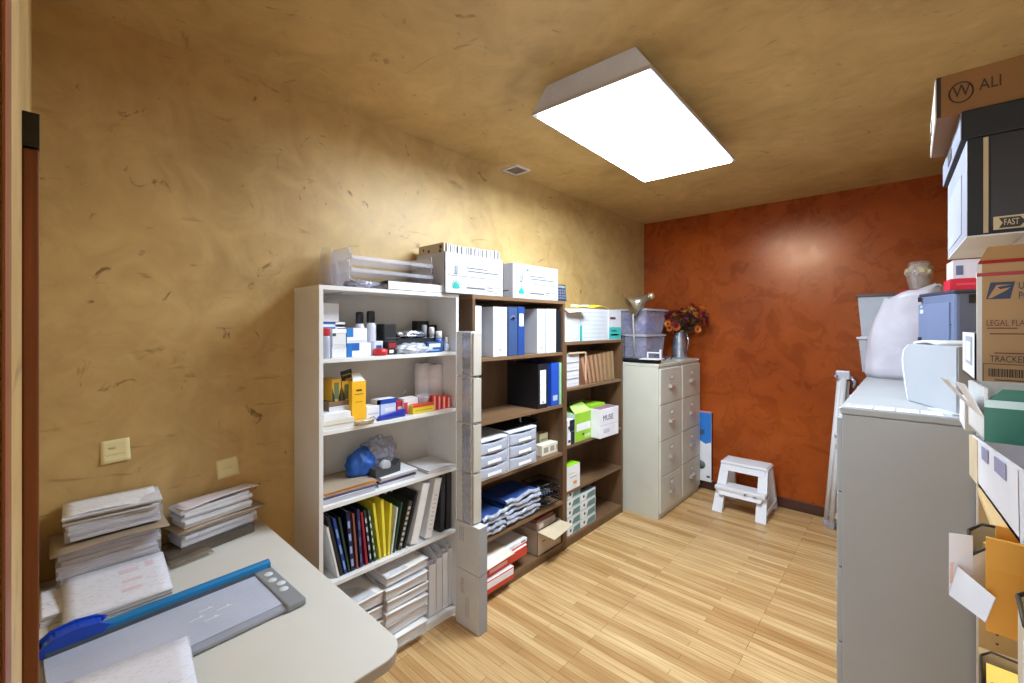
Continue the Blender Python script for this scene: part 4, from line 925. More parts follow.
y0, y1 = on_x(581, 300, -1.90).y, on_x(608, 300, -1.90).y; L = y1-y0; h = on_x(595, 309, -1.9).z-zt
ink_lines(r, .1352, [(-L*.44, L*.46, h*(.1+.13*q), .0025) for q in range(7)], rgb=(150, 170, 186))
ink_lines(r, .1352, [(-L*.44, L*.3, h*(.16+.13*q), .004) for q in range(6)], rgb=(200, 214, 222))
r = grid_carton('white carton with a teal panel and dark handle slot at the right', 608.5, 621, 310, -1.895, .27, [('+x', .05, .98, .03, .42, (56, 176, 170)), ('+x', .12, .55, .68, .76, (84, 34, 34)), ('+x', .2, .8, .14, .2, (190, 226, 222)), ('+x', .2, .6, .28, .32, (190, 226, 222))])
zc = on_x(595, 309, -1.9).z
r = thing('folder', 'bright yellow envelope lying on the white cartons of the lower brown bookcase', 'envelope', (-1.99, on_x(597, 304, -1.95).y, zc+.004), .12)
G().sheet(lambda a, c: (-.10+.17*a, -.15+.28*c, .02*math.sin(2.4*c)+.012*a*(1-a)*4+.006), 8, 12, .004).obj('pocket', mat((236, 216, 50), .5), r)
G().prism([(.0, .14), (.07, .12), (.05, .19), (-.02, .17)], 'z', .012, .014).obj('flap', mat((216, 196, 60), .5), r)
r = thing('tie_cord', 'loop of pale cord lying on the gridded carton', 'cord', (-2.0, on_x(581, 302, -2.0).y, zc+.004))
G().tube([(.06*math.cos(q*.42)+.01*math.sin(q*1.3), .11*math.sin(q*.42)+.02*math.cos(q*.9), .008+.02*abs(math.sin(q*.31))) for q in range(34)], .004, 6).obj('cord_loop', mat((222, 214, 180), .7), r)
# papers and accordion folders
z = CS[0]
zz = z
for k in range(4):
    h = .062; y0, y1 = on_x(565.5, 380, -1.92).y, on_x(579, 380, -1.92).y
    r = thing('paper_bundle', '%s white paper bundle of the pile left of the accordion folders' % ['lowest', 'second', 'third', 'topmost'][k], 'paper bundle', (-2.03, (y0+y1)/2+random.uniform(-.004, .004), zz), random.uniform(-.03, .03), 'paper pile on the lower brown bookcase')
    G().box(-.11, .11, -(y1-y0)/2, (y1-y0)/2, 0, h-.004, 0, .001).obj('sheets', PEDGE, r)
    G().box(-.11, .113, -(y1-y0)/2, (y1-y0)/2+.002, h-.004, h-.001, 0, .001).obj('cover_sheet', mat((150, 146, 150), .6) if k < 3 else PAPER, r)
    zz += h
    if k == 3: ztop = zz
r = thing('file_tray', 'tan cardboard sleeve lying over the paper pile on the lower brown bookcase', 'sleeve', (-2.0, on_x(573, 358, -1.92).y+.02, ztop+.001))
G().box(-.12, .1, -.09, .14, 0, .012, 0, .003).box(.09, .1, .128, .14, -.22, .012, 0, .003).obj('sleeve', mat((198, 172, 142), .6), r)
ACC = mat((172, 128, 98), .65, 0, .12, 14)
for k in range(9):
    ub = 586.5+3.85*k; ut = ub-(4.5-.45*k)
    if k < 8:
        leaner('accordion_folder', '%s brown accordion folder on the lower brown bookcase' % ['leftmost', 'second', 'third', 'fourth', 'middle', 'sixth', 'seventh', 'eighth'][k]+('' if k in (0, 4) else ' from the left'), 'folder', ub, ut, 358-1.0*k, .036, (176-2*k, 130, 100-k), None, mat((150, 108, 80), .7), -1.91, .23, False, 'brown accordion folders', z)
# green and white boxes
z = CS[1]
r = box_at('carton', 'lower black and white box at the left of the green boxes', 'box', 567.6, 574.5, 432, -1.885, z, .12, (228, 230, 236), [('+x', .45, 1, 0, 1, (26, 30, 54)), ('+x', .1, .4, .2, .4, (60, 60, 80))], group='black and white boxes')
zb = on_x(570, 432, -1.885).z
box_at('carton', 'upper black and white box at the left of the green boxes', 'box', 567.6, 574.5, 420, -1.885, zb+.001, .12, (230, 232, 238), [('+x', .3, 1, 0, 1, (26, 30, 54)), ('+x', .1, .28, .2, .5, (40, 40, 60)), ('+x', .5, .8, .5, .7, (120, 130, 160))], group='black and white boxes')
GRN = (150, 200, 46)
r = box_at('carton', 'green box with a white label and torn top, left of the two green ones', 'box', 575, 591, 412, -1.89, z, .22, GRN, [('+x', .1, .95, .36, .62, (232, 234, 236), 'label'), ('-y', 0, 1, 0, 1, (196, 214, 206), 'side_panel'), ('+x', .6, .95, .08, .2, (190, 226, 150), 'print'), ('+x', .45, .55, .18, .26, (60, 70, 60), 'print')], group='green boxes')
h = on_x(583, 412, -1.89).z-z; L = on_x(591, 300, -1.89).y-on_x(575, 300, -1.89).y
G().hexa([(.11, -L/2, h), (.11, L/2, h), (.107, L/2, h), (.107, -L/2, h)], [(.04, -L/2+.03, h+.045), (.02, L/2-.0, h+.06), (.017, L/2-.0, h+.06), (.037, -L/2+.03, h+.045)]).obj('flap', mat((186, 214, 120), .5), r)
r = box_at('carton', 'green box with a small white mark, right of the two green ones', 'box', 591.7, 605, 404, -1.89, z, .22, GRN, [('+x', .3, .8, .72, .86, (214, 230, 170), 'print'), ('+x', .7, 1, .44, .54, (226, 234, 200), 'print'), ('+x', .6, .68, .2, .28, (60, 80, 40), 'print')], group='green boxes')
r = box_at('carton', 'white box lettered MUSE sticking out beside the green boxes', 'box', 601, 618, 408, -1.80, z+.0005, .16, (232, 230, 238), [('+x', 0, 1, .44, .455, (190, 188, 200), 'seam'), ('+z', .05, .95, .05, .95, (150, 110, 124), 'lid_panel'), ('+x', .2, .5, .15, .3, (200, 200, 212), 'print')], rz=-.05)
text('MUSE', .062, (.0815, -.02, .155), (0, 1, 0), (0, 0, 1), mat((90, 90, 110), .6), r)
# small white box with green top
z = CS[2]
r = box_at('carton', 'white box with a green top standing alone on the third shelf', 'box', 566.3, 580, 465, -1.885, z, .12, (228, 230, 232), [('+z', 0, 1, 0, 1, (150, 214, 30), 'green_top'), ('+x', .25, .75, .5, .53, (160, 164, 170), 'print'), ('+x', .5, .75, .2, .32, (220, 160, 70), 'emblem'), ('+x', .2, .6, .66, .68, (180, 184, 190), 'print')])
# stacked white and teal boxes
z = CS[3]
for c in range(2):
    zz = z+.0005
    for k in range(5 if c == 0 else 4):
        u0, u1 = ((567.5, 580.5), (581, 595.5))[c]; x = -1.895; h = .068
        y0, y1 = on_x(u0, 300, x).y, on_x(u1, 300, x).y
        n = (['lowest', 'second from the bottom', 'third from the bottom', 'fourth from the bottom', 'topmost'] if c == 0 else ['lowest', 'second from the bottom', 'third from the bottom', 'topmost'])[k]
        r = thing('carton', '%s white and teal box in the %s column on the bottom shelf' % (n, ('left', 'right')[c]), 'box', (x-.1, (y0+y1)/2+random.uniform(-.003, .003), zz), random.uniform(-.03, .03), 'white and teal boxes on the bottom shelf')
        d = (.2, y1-y0-.004, h-.002)
        G().box(-d[0]/2, d[0]/2, -d[1]/2, d[1]/2, 0, d[2], 0, .0015).obj('body', mat((224, 228, 230), .5), r)
        g = G(); dy = d[1]/2; g.prism([(-dy*.3, .006), (dy*.92, .006), (dy*.92, h*.78), (-dy*.05, h*.66)], 'x', .1001, .101); g.obj('teal_panel', mat((96, 136, 140), .5), r)
        G().lathe([(.012, 0), (.012, .0008)], n=12, mtx=Matrix.Translation((.1002, -dy*.6, h*.5)) @ Matrix.Rotation(PI/2, 4, 'Y')).obj('round_mark', mat((60, 70, 76), .5), r)
        patch(G(), '+z', d, 0, 1, 0, 1).obj('top_panel', mat((120, 146, 150), .5), r)
        zz += h
# ------------------------------------------------------------------ filing cabinets
def cabinet(label, w, d, h, m, loc, rz, n=4, group=None, top_gap=.05, foot=.05):
    """front faces local +x, width along y"""
    t = thing('filing_cabinet', label, 'filing cabinet', loc, rz, group)
    G().box(-d/2, d/2-.012, -w/2, w/2, 0, h-.03, 0, .003).obj('body', m, t)
    G().box(-d/2-.001, d/2-.006, -w/2-.001, w/2+.001, h-.029, h, 0, .005).obj('top_panel', m, t)
    dh = (h-.03-.012-foot)/n; HM = mat((196, 196, 190), .28, .7)
    for k in range(n):
        z0 = foot+dh*k+.002; z1 = foot+dh*(k+1)-.003
        q = G(); q.box(d/2-.013, d/2+.006, -w/2+.012, w/2-.012, z0, z1, 0, .004); dr = q.obj('drawer', m, t)
        zc = (z0+z1)/2
        q = G(); q.box(d/2+.006, d/2+.0085, -.038, .038, zc+.05, zc+.092, 0, .001); lh = q.obj('label_holder', mat((150, 150, 148), .35, .5), dr)
        q = G(); q.box(d/2+.0087, d/2+.0095, -.028, .028, zc+.056, zc+.086); q.obj('card', mat((236, 236, 232), .6), dr)
        q = G(); q.hexa([(d/2+.006, -.055, zc-.02), (d/2+.006, .055, zc-.02), (d/2+.006, .055, zc+.018), (d/2+.006, -.055, zc+.018)],
                        [(d/2+.03, -.042, zc-.016), (d/2+.03, .042, zc-.016), (d/2+.026, .042, zc+.002), (d/2+.026, -.042, zc+.002)])
        q.box(d/2+.006, d/2+.009, -.06, .06, zc-.03, zc+.026, 0, .002)
        q.obj('handle', HM, dr)
    G().lathe([(.009, 0), (.009, .005), (.006, .006)], n=12, mtx=Matrix.Translation((d/2-.006, w/2-.04, h-.015)) @ Matrix.Rotation(PI/2, 4, 'Y')).obj('lock', HM, t)
    return t
TF = mat((196, 194, 182), .38, var=.03)
ca = cabinet('beige four-drawer filing cabinet between the brown bookcase and its twin', .478, .625, 1.325, TF, (-1.880, 3.80, 0), 0, 4, 'beige filing cabinets')
cb = cabinet('beige four-drawer filing cabinet nearest the rust wall behind the step stool', .478, .625, 1.325, TF, (-1.882, 4.285, 0), 0, 4, 'beige filing cabinets')
GF = mat((164, 167, 170), .4, var=.02)
for k in range(5):
    cabinet(['grey filing cabinet nearest the camera with its blank side showing', 'second grey filing cabinet from the camera, under the white machine', 'middle grey filing cabinet of the long row', 'fourth grey filing cabinet from the camera, under the white bag', 'grey filing cabinet at the rust wall end of the long row'][k],
            .414, .66, 1.322, GF, (.112, 2.207+.2085+.417*k, 0), PI, 4, 'grey filing cabinets in a row')
ZF = 1.326
# ------------------------------------------------------------------ things on the beige cabinets
def bin_box(label, loc, dx, dy, h, wall, lid, rz=0, contents=None, seed=0, group=None, taper=.88):
    t = thing('storage_bin', label, 'storage bin', loc, rz, group)
    hx, hy, k = dx/2, dy/2, taper
    g = G()
    A = [(-hx*k, -hy*k), (hx*k, -hy*k), (hx*k, hy*k), (-hx*k, hy*k)]; B = [(-hx, -hy), (hx, -hy), (hx, hy), (-hx, hy)]
    th = .003
    for i in range(4):
        a, b_, c, d = A[i], A[(i+1) % 4], B[(i+1) % 4], B[i]
        s = 1-th/hx
        g.hexa([(a[0], a[1], 0), (b_[0], b_[1], 0), (c[0], c[1], h-.02), (d[0], d[1], h-.02)], [(a[0]*s, a[1]*s, 0), (b_[0]*s, b_[1]*s, 0), (c[0]*s, c[1]*s, h-.02), (d[0]*s, d[1]*s, h-.02)])
    g.box(-hx*k, hx*k, -hy*k, hy*k, 0, .003); g.obj('tub', wall, t)
    G().box(-hx-.012, hx+.012, -hy-.012, hy+.012, h-.022, h-.006, 0, .004).box(-hx+.01, hx-.01, -hy+.01, hy-.01, h-.006, h, 0, .003).obj('lid', lid, t)
    if contents:
        rn = random.Random(seed); g = G()
        for q in range(contents[1]):
            s = rn.uniform(.02, .045); x, y = rn.uniform(-hx*k+s+.005, hx*k-s-.005), rn.uniform(-hy*k+s+.005, hy*k-s-.005); zz = rn.uniform(.005+s, h-.03-s)
            g.box(-s, s, -s*.8, s*.8, -s*.7, s*.7, q % len(contents[0]), .005, Matrix.Translation((x, y, zz)) @ Matrix.Rotation(rn.uniform(0, 3), 4, 'Z') @ Matrix.Rotation(rn.uniform(-.6, .6), 4, 'X'))
        o = g.obj('contents', [mat(c, .4, 0, .3, 25) for c in contents[0]], t); o['kind'] = 'stuff'
    return t
CL = clear((200, 200, 226), .32, .2)
bin_box('lower clear plastic bin with dull purple contents on the beige cabinets', (-2.0, 4.095, ZF), .32, .42, .245, CL, clear((206, 208, 224), .75), 0, (((112, 96, 130), (90, 84, 120), (150, 130, 150)), 60), 3, 'clear bins on the beige cabinets')
bin_box('upper clear plastic bin full of blue and violet packets', (-2.0, 4.095, ZF+.247), .34, .46, .245, CL, clear((196, 198, 220), .8), 0, (((60, 84, 190), (120, 110, 190), (170, 160, 200), (84, 60, 130)), 90), 5, 'clear bins on the beige cabinets', .8)
# metal lamp
r = thing('desk_lamp', 'brushed metal desk lamp with its cone shade tipped over the upper bin', 'lamp', (-1.89, 3.735, ZF))
G().lathe([(.075, 0), (.078, .012), (.03, .02), (.012, .024)], n=24).obj('base', mat((120, 112, 100), .3, .8), r)
G().tube([(0, 0, .02), (-.01, .02, .22), (-.035, .05, .42), (.0, .08, .535)], .008, 8).obj('stem', mat((206, 204, 196), .3, .7), r)
M_ = Matrix.Translation((.01, .09, .55)) @ Vector((.62, .52, .42)).to_track_quat('Z', 'Y').to_matrix().to_4x4() @ Matrix.Scale(1.3, 4)
g = G(); g.lathe([(.022, .075), (.03, .06), (.04, .02), (.076, -.075), (.072, -.075), (.036, .018), (.02, .058)], n=24, mtx=M_); g.obj('shade', mat((176, 168, 152), .28, .85), r)
g = G(); g.lathe([(.014, .075), (.024, .08), (.022, .11), (.01, .115)], n=16, mtx=M_); g.obj('socket_cap', mat((206, 190, 160), .3, .7), r)
r = thing('wire_basket', 'dark wire basket standing at the left edge of the beige cabinet', 'basket', (-2.06, 3.66, ZF), 0)
g = G()
for zz in (.005, .09, .18, .24):
    g.tube([(-.07, -.08, zz), (.07, -.08, zz), (.07, .08, zz), (-.07, .08, zz), (-.07, -.08, zz)], .004, 6)
for q in range(6):
    for (px, py) in ((-.07+.028*q, -.08), (-.07+.028*q, .08), (-.07, -.08+.032*q), (.07, -.08+.032*q)): g.tube([(px, py, .004), (px, py, .24)], .003, 5)
g.obj('wire', mat((44, 30, 34), .4), r)
G().blob((0, 0, .26), (.065, .075, .03), 0, 4, .3, 3, 3).obj('dark_red_cloth', mat((70, 24, 34), .8), r)
r = thing('cable', 'tangle of dark cables on the beige cabinet in front of the bins', 'cable', (-1.72, 3.86, ZF))
G().tube([(.03*math.sin(q*.7)+.01*q*.3, .14*math.sin(q*.23+.4), .012+.05*abs(math.sin(q*.37))) for q in range(46)], .005, 6).obj('cord', mat((70, 34, 40), .5), r)
r = thing('computer_keyboard', 'black computer keyboard lying at the edge of the first beige cabinet', 'keyboard', (-1.80, 3.615, ZF+.001), .02)
G().box(-.19, .19, -.052, .075, 0, .026, 0, .004).obj('case', BLACK, r); KZ = .010
g = G()
for a in range(15):
    for b_ in range(5): g.box(-.18+.0242*a, -.160+.0242*a, -.038+.0215*b_, -.020+.0215*b_, .026, .032, 0, .001)
g.obj('keys', mat((32, 34, 42), .5), r)
r = thing('card_stand', 'white plastic card stand overhanging the beige cabinet edge', 'stand', (-1.66, 3.61, ZF+.0335), .1)
G().box(-.085, .09, -.075, .075, 0, .008, 0, .002).obj('base', WHITE, r)
g = G(); g.box(.06, .072, .02, .06, .008, .085, 0, .003); g.box(-.06, .066, .052, .062, .05, .06, 0, .002); g.box(-.06, -.05, .05, .064, .008, .06, 0, .002); g.obj('post', WHITE, r)
# jug of autumn flowers
JX, JY = -1.74, 4.425
r = thing('metal_jug', 'galvanised metal jug on the beige cabinet holding autumn flowers', 'jug', (JX, JY, ZF))
JM = mat((170, 176, 190), .25, .8, .25, 18)
G().lathe([(.075, 0), (.080, .006), (.078, .02), (.068, .12), (.056, .22), (.052, .25), (.060, .285), (.056, .285), (.048, .25), (.05, .2)], n=28).obj('body', JM, r)
G().tube([(.052, -.02, .25), (.095, -.04, .24), (.11, -.045, .17), (.10, -.04, .09), (.074, -.03, .06)], .007, 8).obj('jug_handle', JM, r)
G().hexa([(-.05, .02, .25), (-.03, .05, .25), (-.02, .055, .284), (-.055, .02, .284)], [(-.062, .05, .262), (-.05, .06, .262), (-.045, .068, .29), (-.07, .058, .29)]).obj('spout', JM, r)
r = thing('flower_bouquet', 'bunch of red, orange and yellow artificial autumn flowers in the metal jug', 'flowers', (JX, JY, ZF+.10))
rn = random.Random(12); cols = [(120, 24, 30), (96, 16, 34), (196, 92, 36), (84, 18, 30), (150, 44, 30), (206, 110, 40), (206, 136, 50), (90, 20, 34), (226, 170, 76), (140, 40, 34)]
heads = []
for q in range(44):
    a = rn.uniform(0, 2*PI); el = rn.uniform(-.45, 1.3); R_ = rn.uniform(.09, .215)
    heads.append(Vector((R_*math.cos(a)*math.cos(el)*1.1+.06, max(-.2, min(.15, R_*math.sin(a)*math.cos(el)*1.1-.02)), 
        .25+R_*math.sin(el)*.9)))
g = G()
for h_ in heads: g.tube([(h_.x*.06, h_.y*.06, 0), (h_.x*.15, h_.y*.15, .18), (h_.x*.6, h_.y*.6, h_.z*.8), h_], .0022, 5)
g.obj('stems', mat((64, 66, 36), .7), r)
g = G()
for q in range(170):
    h_ = heads[q % 44]*rn.uniform(.55, .98); d_ = Vector((rn.uniform(-1, 1), rn.uniform(-1, 1), rn.uniform(-.3, 1))).normalized(); s_ = d_.cross(Vector((0.2, .4, 1))).normalized()
    L_ = rn.uniform(.04, .075); p0 = Vector((h_.x, h_.y, max(h_.z, .16))); n_ = d_.cross(s_)*.001
    P = [p0, p0+d_*L_*.5+s_*L_*.28, p0+d_*L_, p0+d_*L_*.5-s_*L_*.28]
    g.hexa(P, [p+n_ for p in P], q % 3)
g.obj('leaves', [mat((110, 52, 26), .7), mat((70, 28, 26), .7), mat((124, 84, 36), .7)], r)
for q, h_ in enumerate(heads):
    c = cols[q % len(cols)]; g = G(); d_ = (h_-Vector((0, 0, .2))).normalized(); X_ = d_.orthogonal().normalized(); Y_ = d_.cross(X_); rad = rn.uniform(.036, .056)
    for ring in range(2):
        for k in range(8):
            a = 2*PI*(k+.5*ring)/8; e = X_*math.cos(a)+Y_*math.sin(a); f_ = X_*-math.sin(a)+Y_*math.cos(a); up = .25+.7*ring; rr = rad*(1-.3*ring)
            P = [h_+e*.004, h_+e*rr*.6+f_*rr*.3+d_*rr*up*.5, h_+e*rr+d_*rr*up, h_+e*rr*.6-f_*rr*.3+d_*rr*up*.5]
            g.hexa(P, [p+d_*.0015 for p in P], 0)
    g.blob(h_+d_*rad*.25, (rad*.22, rad*.22, rad*.22), 1, q, .1, 3, 1)
    o = g.obj('flower', [mat(c, .6), mat((60, 40, 20), .7)], r)

# ------------------------------------------------------------------ by the rust wall
# flat blue carton between cabinet and wall, resting on the baseboard
r = thing('flat_carton', 'flat blue and white carton leaning on the rust wall beside the filing cabinet', 'box', (-1.578, 4.553, .0905))
G().box(-.13, .115, -.018, .019, 0, .70, 0, .003).obj('body', mat((232, 234, 240), .45), r)
G().prism([(-.128, .40), (-.04, .43), (.06, .375), (.113, .40), (.113, .688), (-.128, .688)], 'y', -.0192, -.0181).obj('blue_panel', mat((44, 120, 206), .4), r)
G().box(-.129, .114, -.0194, .0, .69, .7012).obj('red_edge', mat((210, 120, 130), .5), r)
G().box(.1152, .116, -.017, .018, .02, .69).obj('purple_side', mat((60, 40, 90), .5), r)
G().prism([(-.06, .45), (.05, .47), (.05, .52), (-.06, .50)], 'y', -.0202, -.0193).obj('picture', mat((60, 84, 100), .5), r)
g = G(); g.lathe([(.042, 0), (.042, .001)], n=24, mtx=Matrix.Translation((.015, -.0182, .16)) @ Matrix.Rotation(PI/2, 4, 'X')); g.obj('round_picture', mat((92, 108, 104), .5, 0, .3, 40), r)
g = G(); g.box(.07, .1, -.019, -.018, .04, .06); g.box(-.1, .0, -.0198, -.0192, .62, .635); g.obj('print', mat((70, 76, 90), .6), r)

# step stool
r = thing('step_stool', 'white plastic two-step stool on the floor in front of the rust wall', 'step stool', (0, 0, 0))
SW = mat((226, 226, 232), .4, var=.03)
xl, xr = -1.315, -.885
yf0, yf1, yb0, yb1, zt_ = 4.085, 4.265, 4.535, 4.465, .415
def lerp(a, b, t): return a+(b-a)*t
def leg(x, s, ya, yb, name):
    # ya: floor y, yb: top y ; tapering hollow-looking leg
    wx0, wx1 = .082, .070; ins = .025
    A = [(x, ya, 0), (x+s*wx0, ya, 0), (x+s*wx0, ya+.045, 0), (x, ya+.045, 0)]
    xt = x+s*ins
    B = [(xt, yb, zt_-.03), (xt+s*wx1, yb, zt_-.03), (xt+s*wx1, yb+.04, zt_-.03), (xt, yb+.04, zt_-.03)]
    G().hexa(A, B).obj(name, SW, r)
for x, s in ((xl, 1), (xr, -1)):
    leg(x, s, yf0, yf1, 'leg'); leg(x, s, yb0-.045, yb1-.04, 'leg')
    # lower side rail and panel
    G().box(x+.0*s, x+.02*s, yf0+.05, yb0-.05, .05, .085, 0, .004).obj('side_rail', SW, r)
g = G(); g.prism([(xl+.022, yf1-.012), (xr-.022, yf1-.012), (xr-.022, yb1+.006), (xl+.022, yb1+.006)], 'z', zt_-.035, zt_)
bmesh.ops.bevel(g.b, geom=list(g.b.edges), offset=.010, segments=3, affect='EDGES'); g.obj('top_step', SW, r)
g = G()
for q in range(4): g.box(xl+.05, xr-.05, yf1+.02+.04*q, yf1+.03+.04*q, zt_, zt_+.002, 0, .0008)
g.obj('tread_ridge', SW, r)
g = G(); g.box(xl+.012, xr-.012, yf0+.035, yf1+.02, .185, .222, 0, .010, None, 3); g.obj('lower_step', SW, r)
G().hexa([(xl+.05, yf0+.028, .15), (xr-.05, yf0+.028, .15), (xr-.05, yf0+.048, .15), (xl+.05, yf0+.048, .15)], [(xl+.03, yf0+.05, .2), (xr-.03, yf0+.05, .2), (xr-.03, yf0+.07, .2), (xl+.03, yf0+.07, .2)]).obj('step_apron', SW, r)
G().hexa([(xl+.05, yf1-.03, zt_-.075), (xr-.05, yf1-.03, zt_-.075), (xr-.05, yf1-.01, zt_-.075), (xl+.05, yf1-.01, zt_-.075)], [(xl+.04, yf1-.012, zt_-.03), (xr-.04, yf1-.012, zt_-.03), (xr-.04, yf1+.01, zt_-.03), (xl+.04, yf1+.01, zt_-.03)]).obj('top_apron', SW, r)
g = G(); g.box(-1.06, -1.05, yf0+.026, yf0+.0345, .186, .20, 0); g.box(-1.045, -1.04, yf0+.026, yf0+.0345, .19, .204); g.box(-.99, -.965, yf0+.026, yf0+.0345, .19, .194); g.obj('scuff_mark', mat((70, 72, 80), .7), r)

# folded white stand in the far corner by the grey cabinets
r = thing('folded_stand', 'folded white metal stand leaning in the corner by the grey cabinets', 'folding stand', (0, 0, 0))
WM = mat((226, 226, 230), .35, 0); JT = mat((176, 180, 200), .25, .5)
for k, (b0, t0) in enumerate((((-.515, 4.42), (-.425, 4.46)), ((-.475, 4.37), (-.40, 4.44)), ((-.45, 4.43), (-.385, 4.475)))):
    G().tube([(b0[0], b0[1], .02), (t0[0], t0[1], 1.24-.02*k)], .021, 12).obj('pole', WM, r)
    G().box(b0[0]-.022, b0[0]+.022, b0[1]-.022, b0[1]+.022, 0, .045, 0, .006).obj('foot', JT, r)
G().box(-.455, -.36, 4.43, 4.49, 1.215, 1.285, 0, .008).obj('top_clamp', mat((206, 208, 222), .3, .2), r)
G().tube([(-.45, 4.43, 1.24), (-.45, 4.40, 1.24)], .013, 10).obj('clamp_knob', JT, r)
G().box(-.50, -.43, 4.38, 4.45, .09, .13, 0, .006).obj('lower_bracket', JT, r)
G().box(-.46, -.415, 4.395, 4.455, .74, .77, 0, .005).obj('middle_bracket', JT, r)
G().tube([(-.36, 4.455, 1.24), (-.33, 4.45, 1.20), (-.335, 4.45, 1.15)], .014, 8).obj('hook', JT, r)

# ------------------------------------------------------------------ on the grey cabinets
ZG = 1.3225
for k, (u0, u1, vv) in enumerate(((851, 876, 400), (877, 896, 403), (897, 919, 406), (920, 942, 408))):
    a, b_ = on_z(u0, vv-1, ZG), on_z(u1, vv+2, ZG)
    r = thing('label_card', ['white card with a bold dark heading at the left end of the row', 'second printed card from the left on the grey cabinet edge', 'third printed card from the left on the grey cabinet edge', 'printed card at the right end of the row, under the white machine'][k], 'card', ((a.x+b_.x)/2, 2.262, ZG+.0004), 0, 'printed cards along the cabinet edge')
    w = abs(b_.x-a.x)-.004
    G().box(-w/2, w/2, -.042, .042, 0, .0015).obj('card_stock', mat((236, 236, 240), .4), r)
    g = G(); g.box(-w/2+.008, w/2-.012, .012, .026, .0015, .0019) if k == 0 else g.box(-w/2+.01, w*.1, .008, .014, .0015, .0019).box(w*.2, w/2-.008, .0, .006, .0015, .0019)
    g.box(-w/2+.01, w*.2, -.02, -.016, .0015, .0019); g.obj('print', mat((60, 62, 72), .6), r)
r = thing('plastic_sleeve', 'clear plastic sleeve under the printed cards on the grey cabinet', 'sleeve', (.02, 2.2585, ZG))
G().box(-.215, .12, -.048, .05, 0, .0004).obj('film', clear((220, 222, 232), .5), r)
# white machine, its long side to the aisle
c0, c1 = Vector((-.03, 2.62)), Vector((.127, 2.30)); ax = (c1-c0); Lw = ax.length; ang = math.atan2(ax.y, ax.x)
r = thing('printer', 'white printer with a curved front edge and paper tray on the grey cabinets', 'printer', (c0.x, c0.y, ZG), ang)
hW = .25
prof = [(.045, 0), (.03, .05), (.008, .13), (.0, .18), (.012, .225), (.05, hW), (Lw, hW), (Lw, 0)]
g = G(); g.prism(prof, 'y', 0, .27); bmesh.ops.bevel(g.b, geom=[e for e in g.b.edges if e.calc_length() > .05], offset=.004, segments=2, affect='EDGES')
g.obj('body', mat((164, 168, 176), .45, var=.03), r)
G().prism([(.046, .002), (.031, .05), (.010, .13), (.0025, .18), (.014, .222), (.05, hW-.004), (.058, hW-.004), (.026, .222), (.016, .18), (.022, .13), (.042, .05), (.056, .002)], 'y', -.0015, 0).obj('edge_trim', mat((206, 206, 212), .4), r)
G().sheet(lambda a, c: (.045+.17*a, .02+.2*c, hW+.006+.012*a*(1-a)*4), 8, 4, .012).obj('paper_guide', mat((200, 202, 206), .45), r)
G().box(Lw-.115, Lw+.03, -.03, .24, -.001, .004).obj('output_tray', mat((190, 192, 196), .5), r)
# grey blue printer behind it
c0, c1 = Vector((.035, 3.07)), Vector((.146, 2.80)); ax = (c1-c0); Lb = ax.length; ang = math.atan2(ax.y, ax.x)
r = thing('laser_printer', 'blue-grey laser printer standing behind the white printer', 'printer', (c0.x, c0.y, ZG), ang)
hB = .487; PB = mat((104, 116, 148), .4, var=.04)
g = G(); g.box(0, Lb, 0, .30, 0, hB, 0, .018, None, 3); g.obj('body', PB, r)
G().box(-.004, Lb+.004, -.004, .304, hB-.012, hB+.004, 0, .006).obj('lid', mat((62, 68, 86), .4), r)
G().box(-.001, Lb-.03, -.006, 0, .235, hB-.05, 0, .008).obj('front_cover', mat((112, 126, 160), .35), r)
G().box(.01, Lb-.02, -.004, .0, .332, .335).obj('seam', mat((50, 56, 70), .5), r)
g = G(); g.box(.02, .05, -.0085, -.006, .39, .41, 0, .002); g.box(.025, .04, -.0085, -.006, .42, .43, 0, .001); g.obj('buttons', mat((196, 206, 226), .4), r)
g = G(); g.box(.0, .03, -.0085, -.006, .45, .475, 0, .002); g.box(.0, .03, -.0085, -.006, .24, .27); g.box(Lb+.0, Lb+.003, .05, .09, .43, .47, 0, .001); g.obj('latch', mat((30, 34, 44), .4), r)
zP = ZG+hB+.005
r = pack('carton', 'flat red box on top of the blue-grey printer', 'box', .235, 2.915, zP, (.22, .16, .05), (206, 36, 62), [('-y', .1, .9, .4, .6, (220, 80, 100))], ang+PI/2-.3)
r = pack('carton', 'white and red box on the flat red one above the printer', 'box', .24, 2.92, zP+.0515, (.21, .15, .085), (216, 214, 230), [('-y', .55, .8, 0, 1, (200, 40, 70)), ('-y', .05, .16, .2, .7, (100, 110, 150)), ('-x', .1, .9, .2, .8, (226, 224, 236))], ang+PI/2-.3)
# white bag
from mathutils import noise as _nz
r = thing('plastic_bag', 'big white plastic bag stuffed with cloth on the grey cabinets', 'bag', (-.035, 3.66, ZG), -.25)
def bagp(a, c):
    t = 2*PI*a; zz = c*.53
    wx = .185*(1-.10*c-.35*max(0, c-.72)**1.2*2); wy = .14*(1-.3*c)
    if c < .06: wx *= .93; wy *= .9
    k = 1+.05*_nz.noise(Vector((math.cos(t)*2, math.sin(t)*2, c*5)))+.03*math.sin(9*t+5*c)
    return Vector((wx*k*math.copysign(abs(math.cos(t))**.7, math.cos(t))+.03*c*c+.05*max(0, c-.6), wy*k*math.copysign(abs(math.sin(t))**.8, math.sin(t)), max(.0, zz+.05*c*math.cos(t)+.012*math.sin(7*t)*c)))
g = G(); pre = set(g.b.faces)
V = [[g.b.verts.new(bagp(i/40, j/16)) for i in range(40)] for j in range(17)]
for j in range(16):
    for i in range(40): g.b.faces.new((V[j][i], V[j][(i+1) % 40], V[j+1][(i+1) % 40], V[j+1][i]))
g.b.faces.new(V[0][::-1]); g.b.faces.new(V[16])
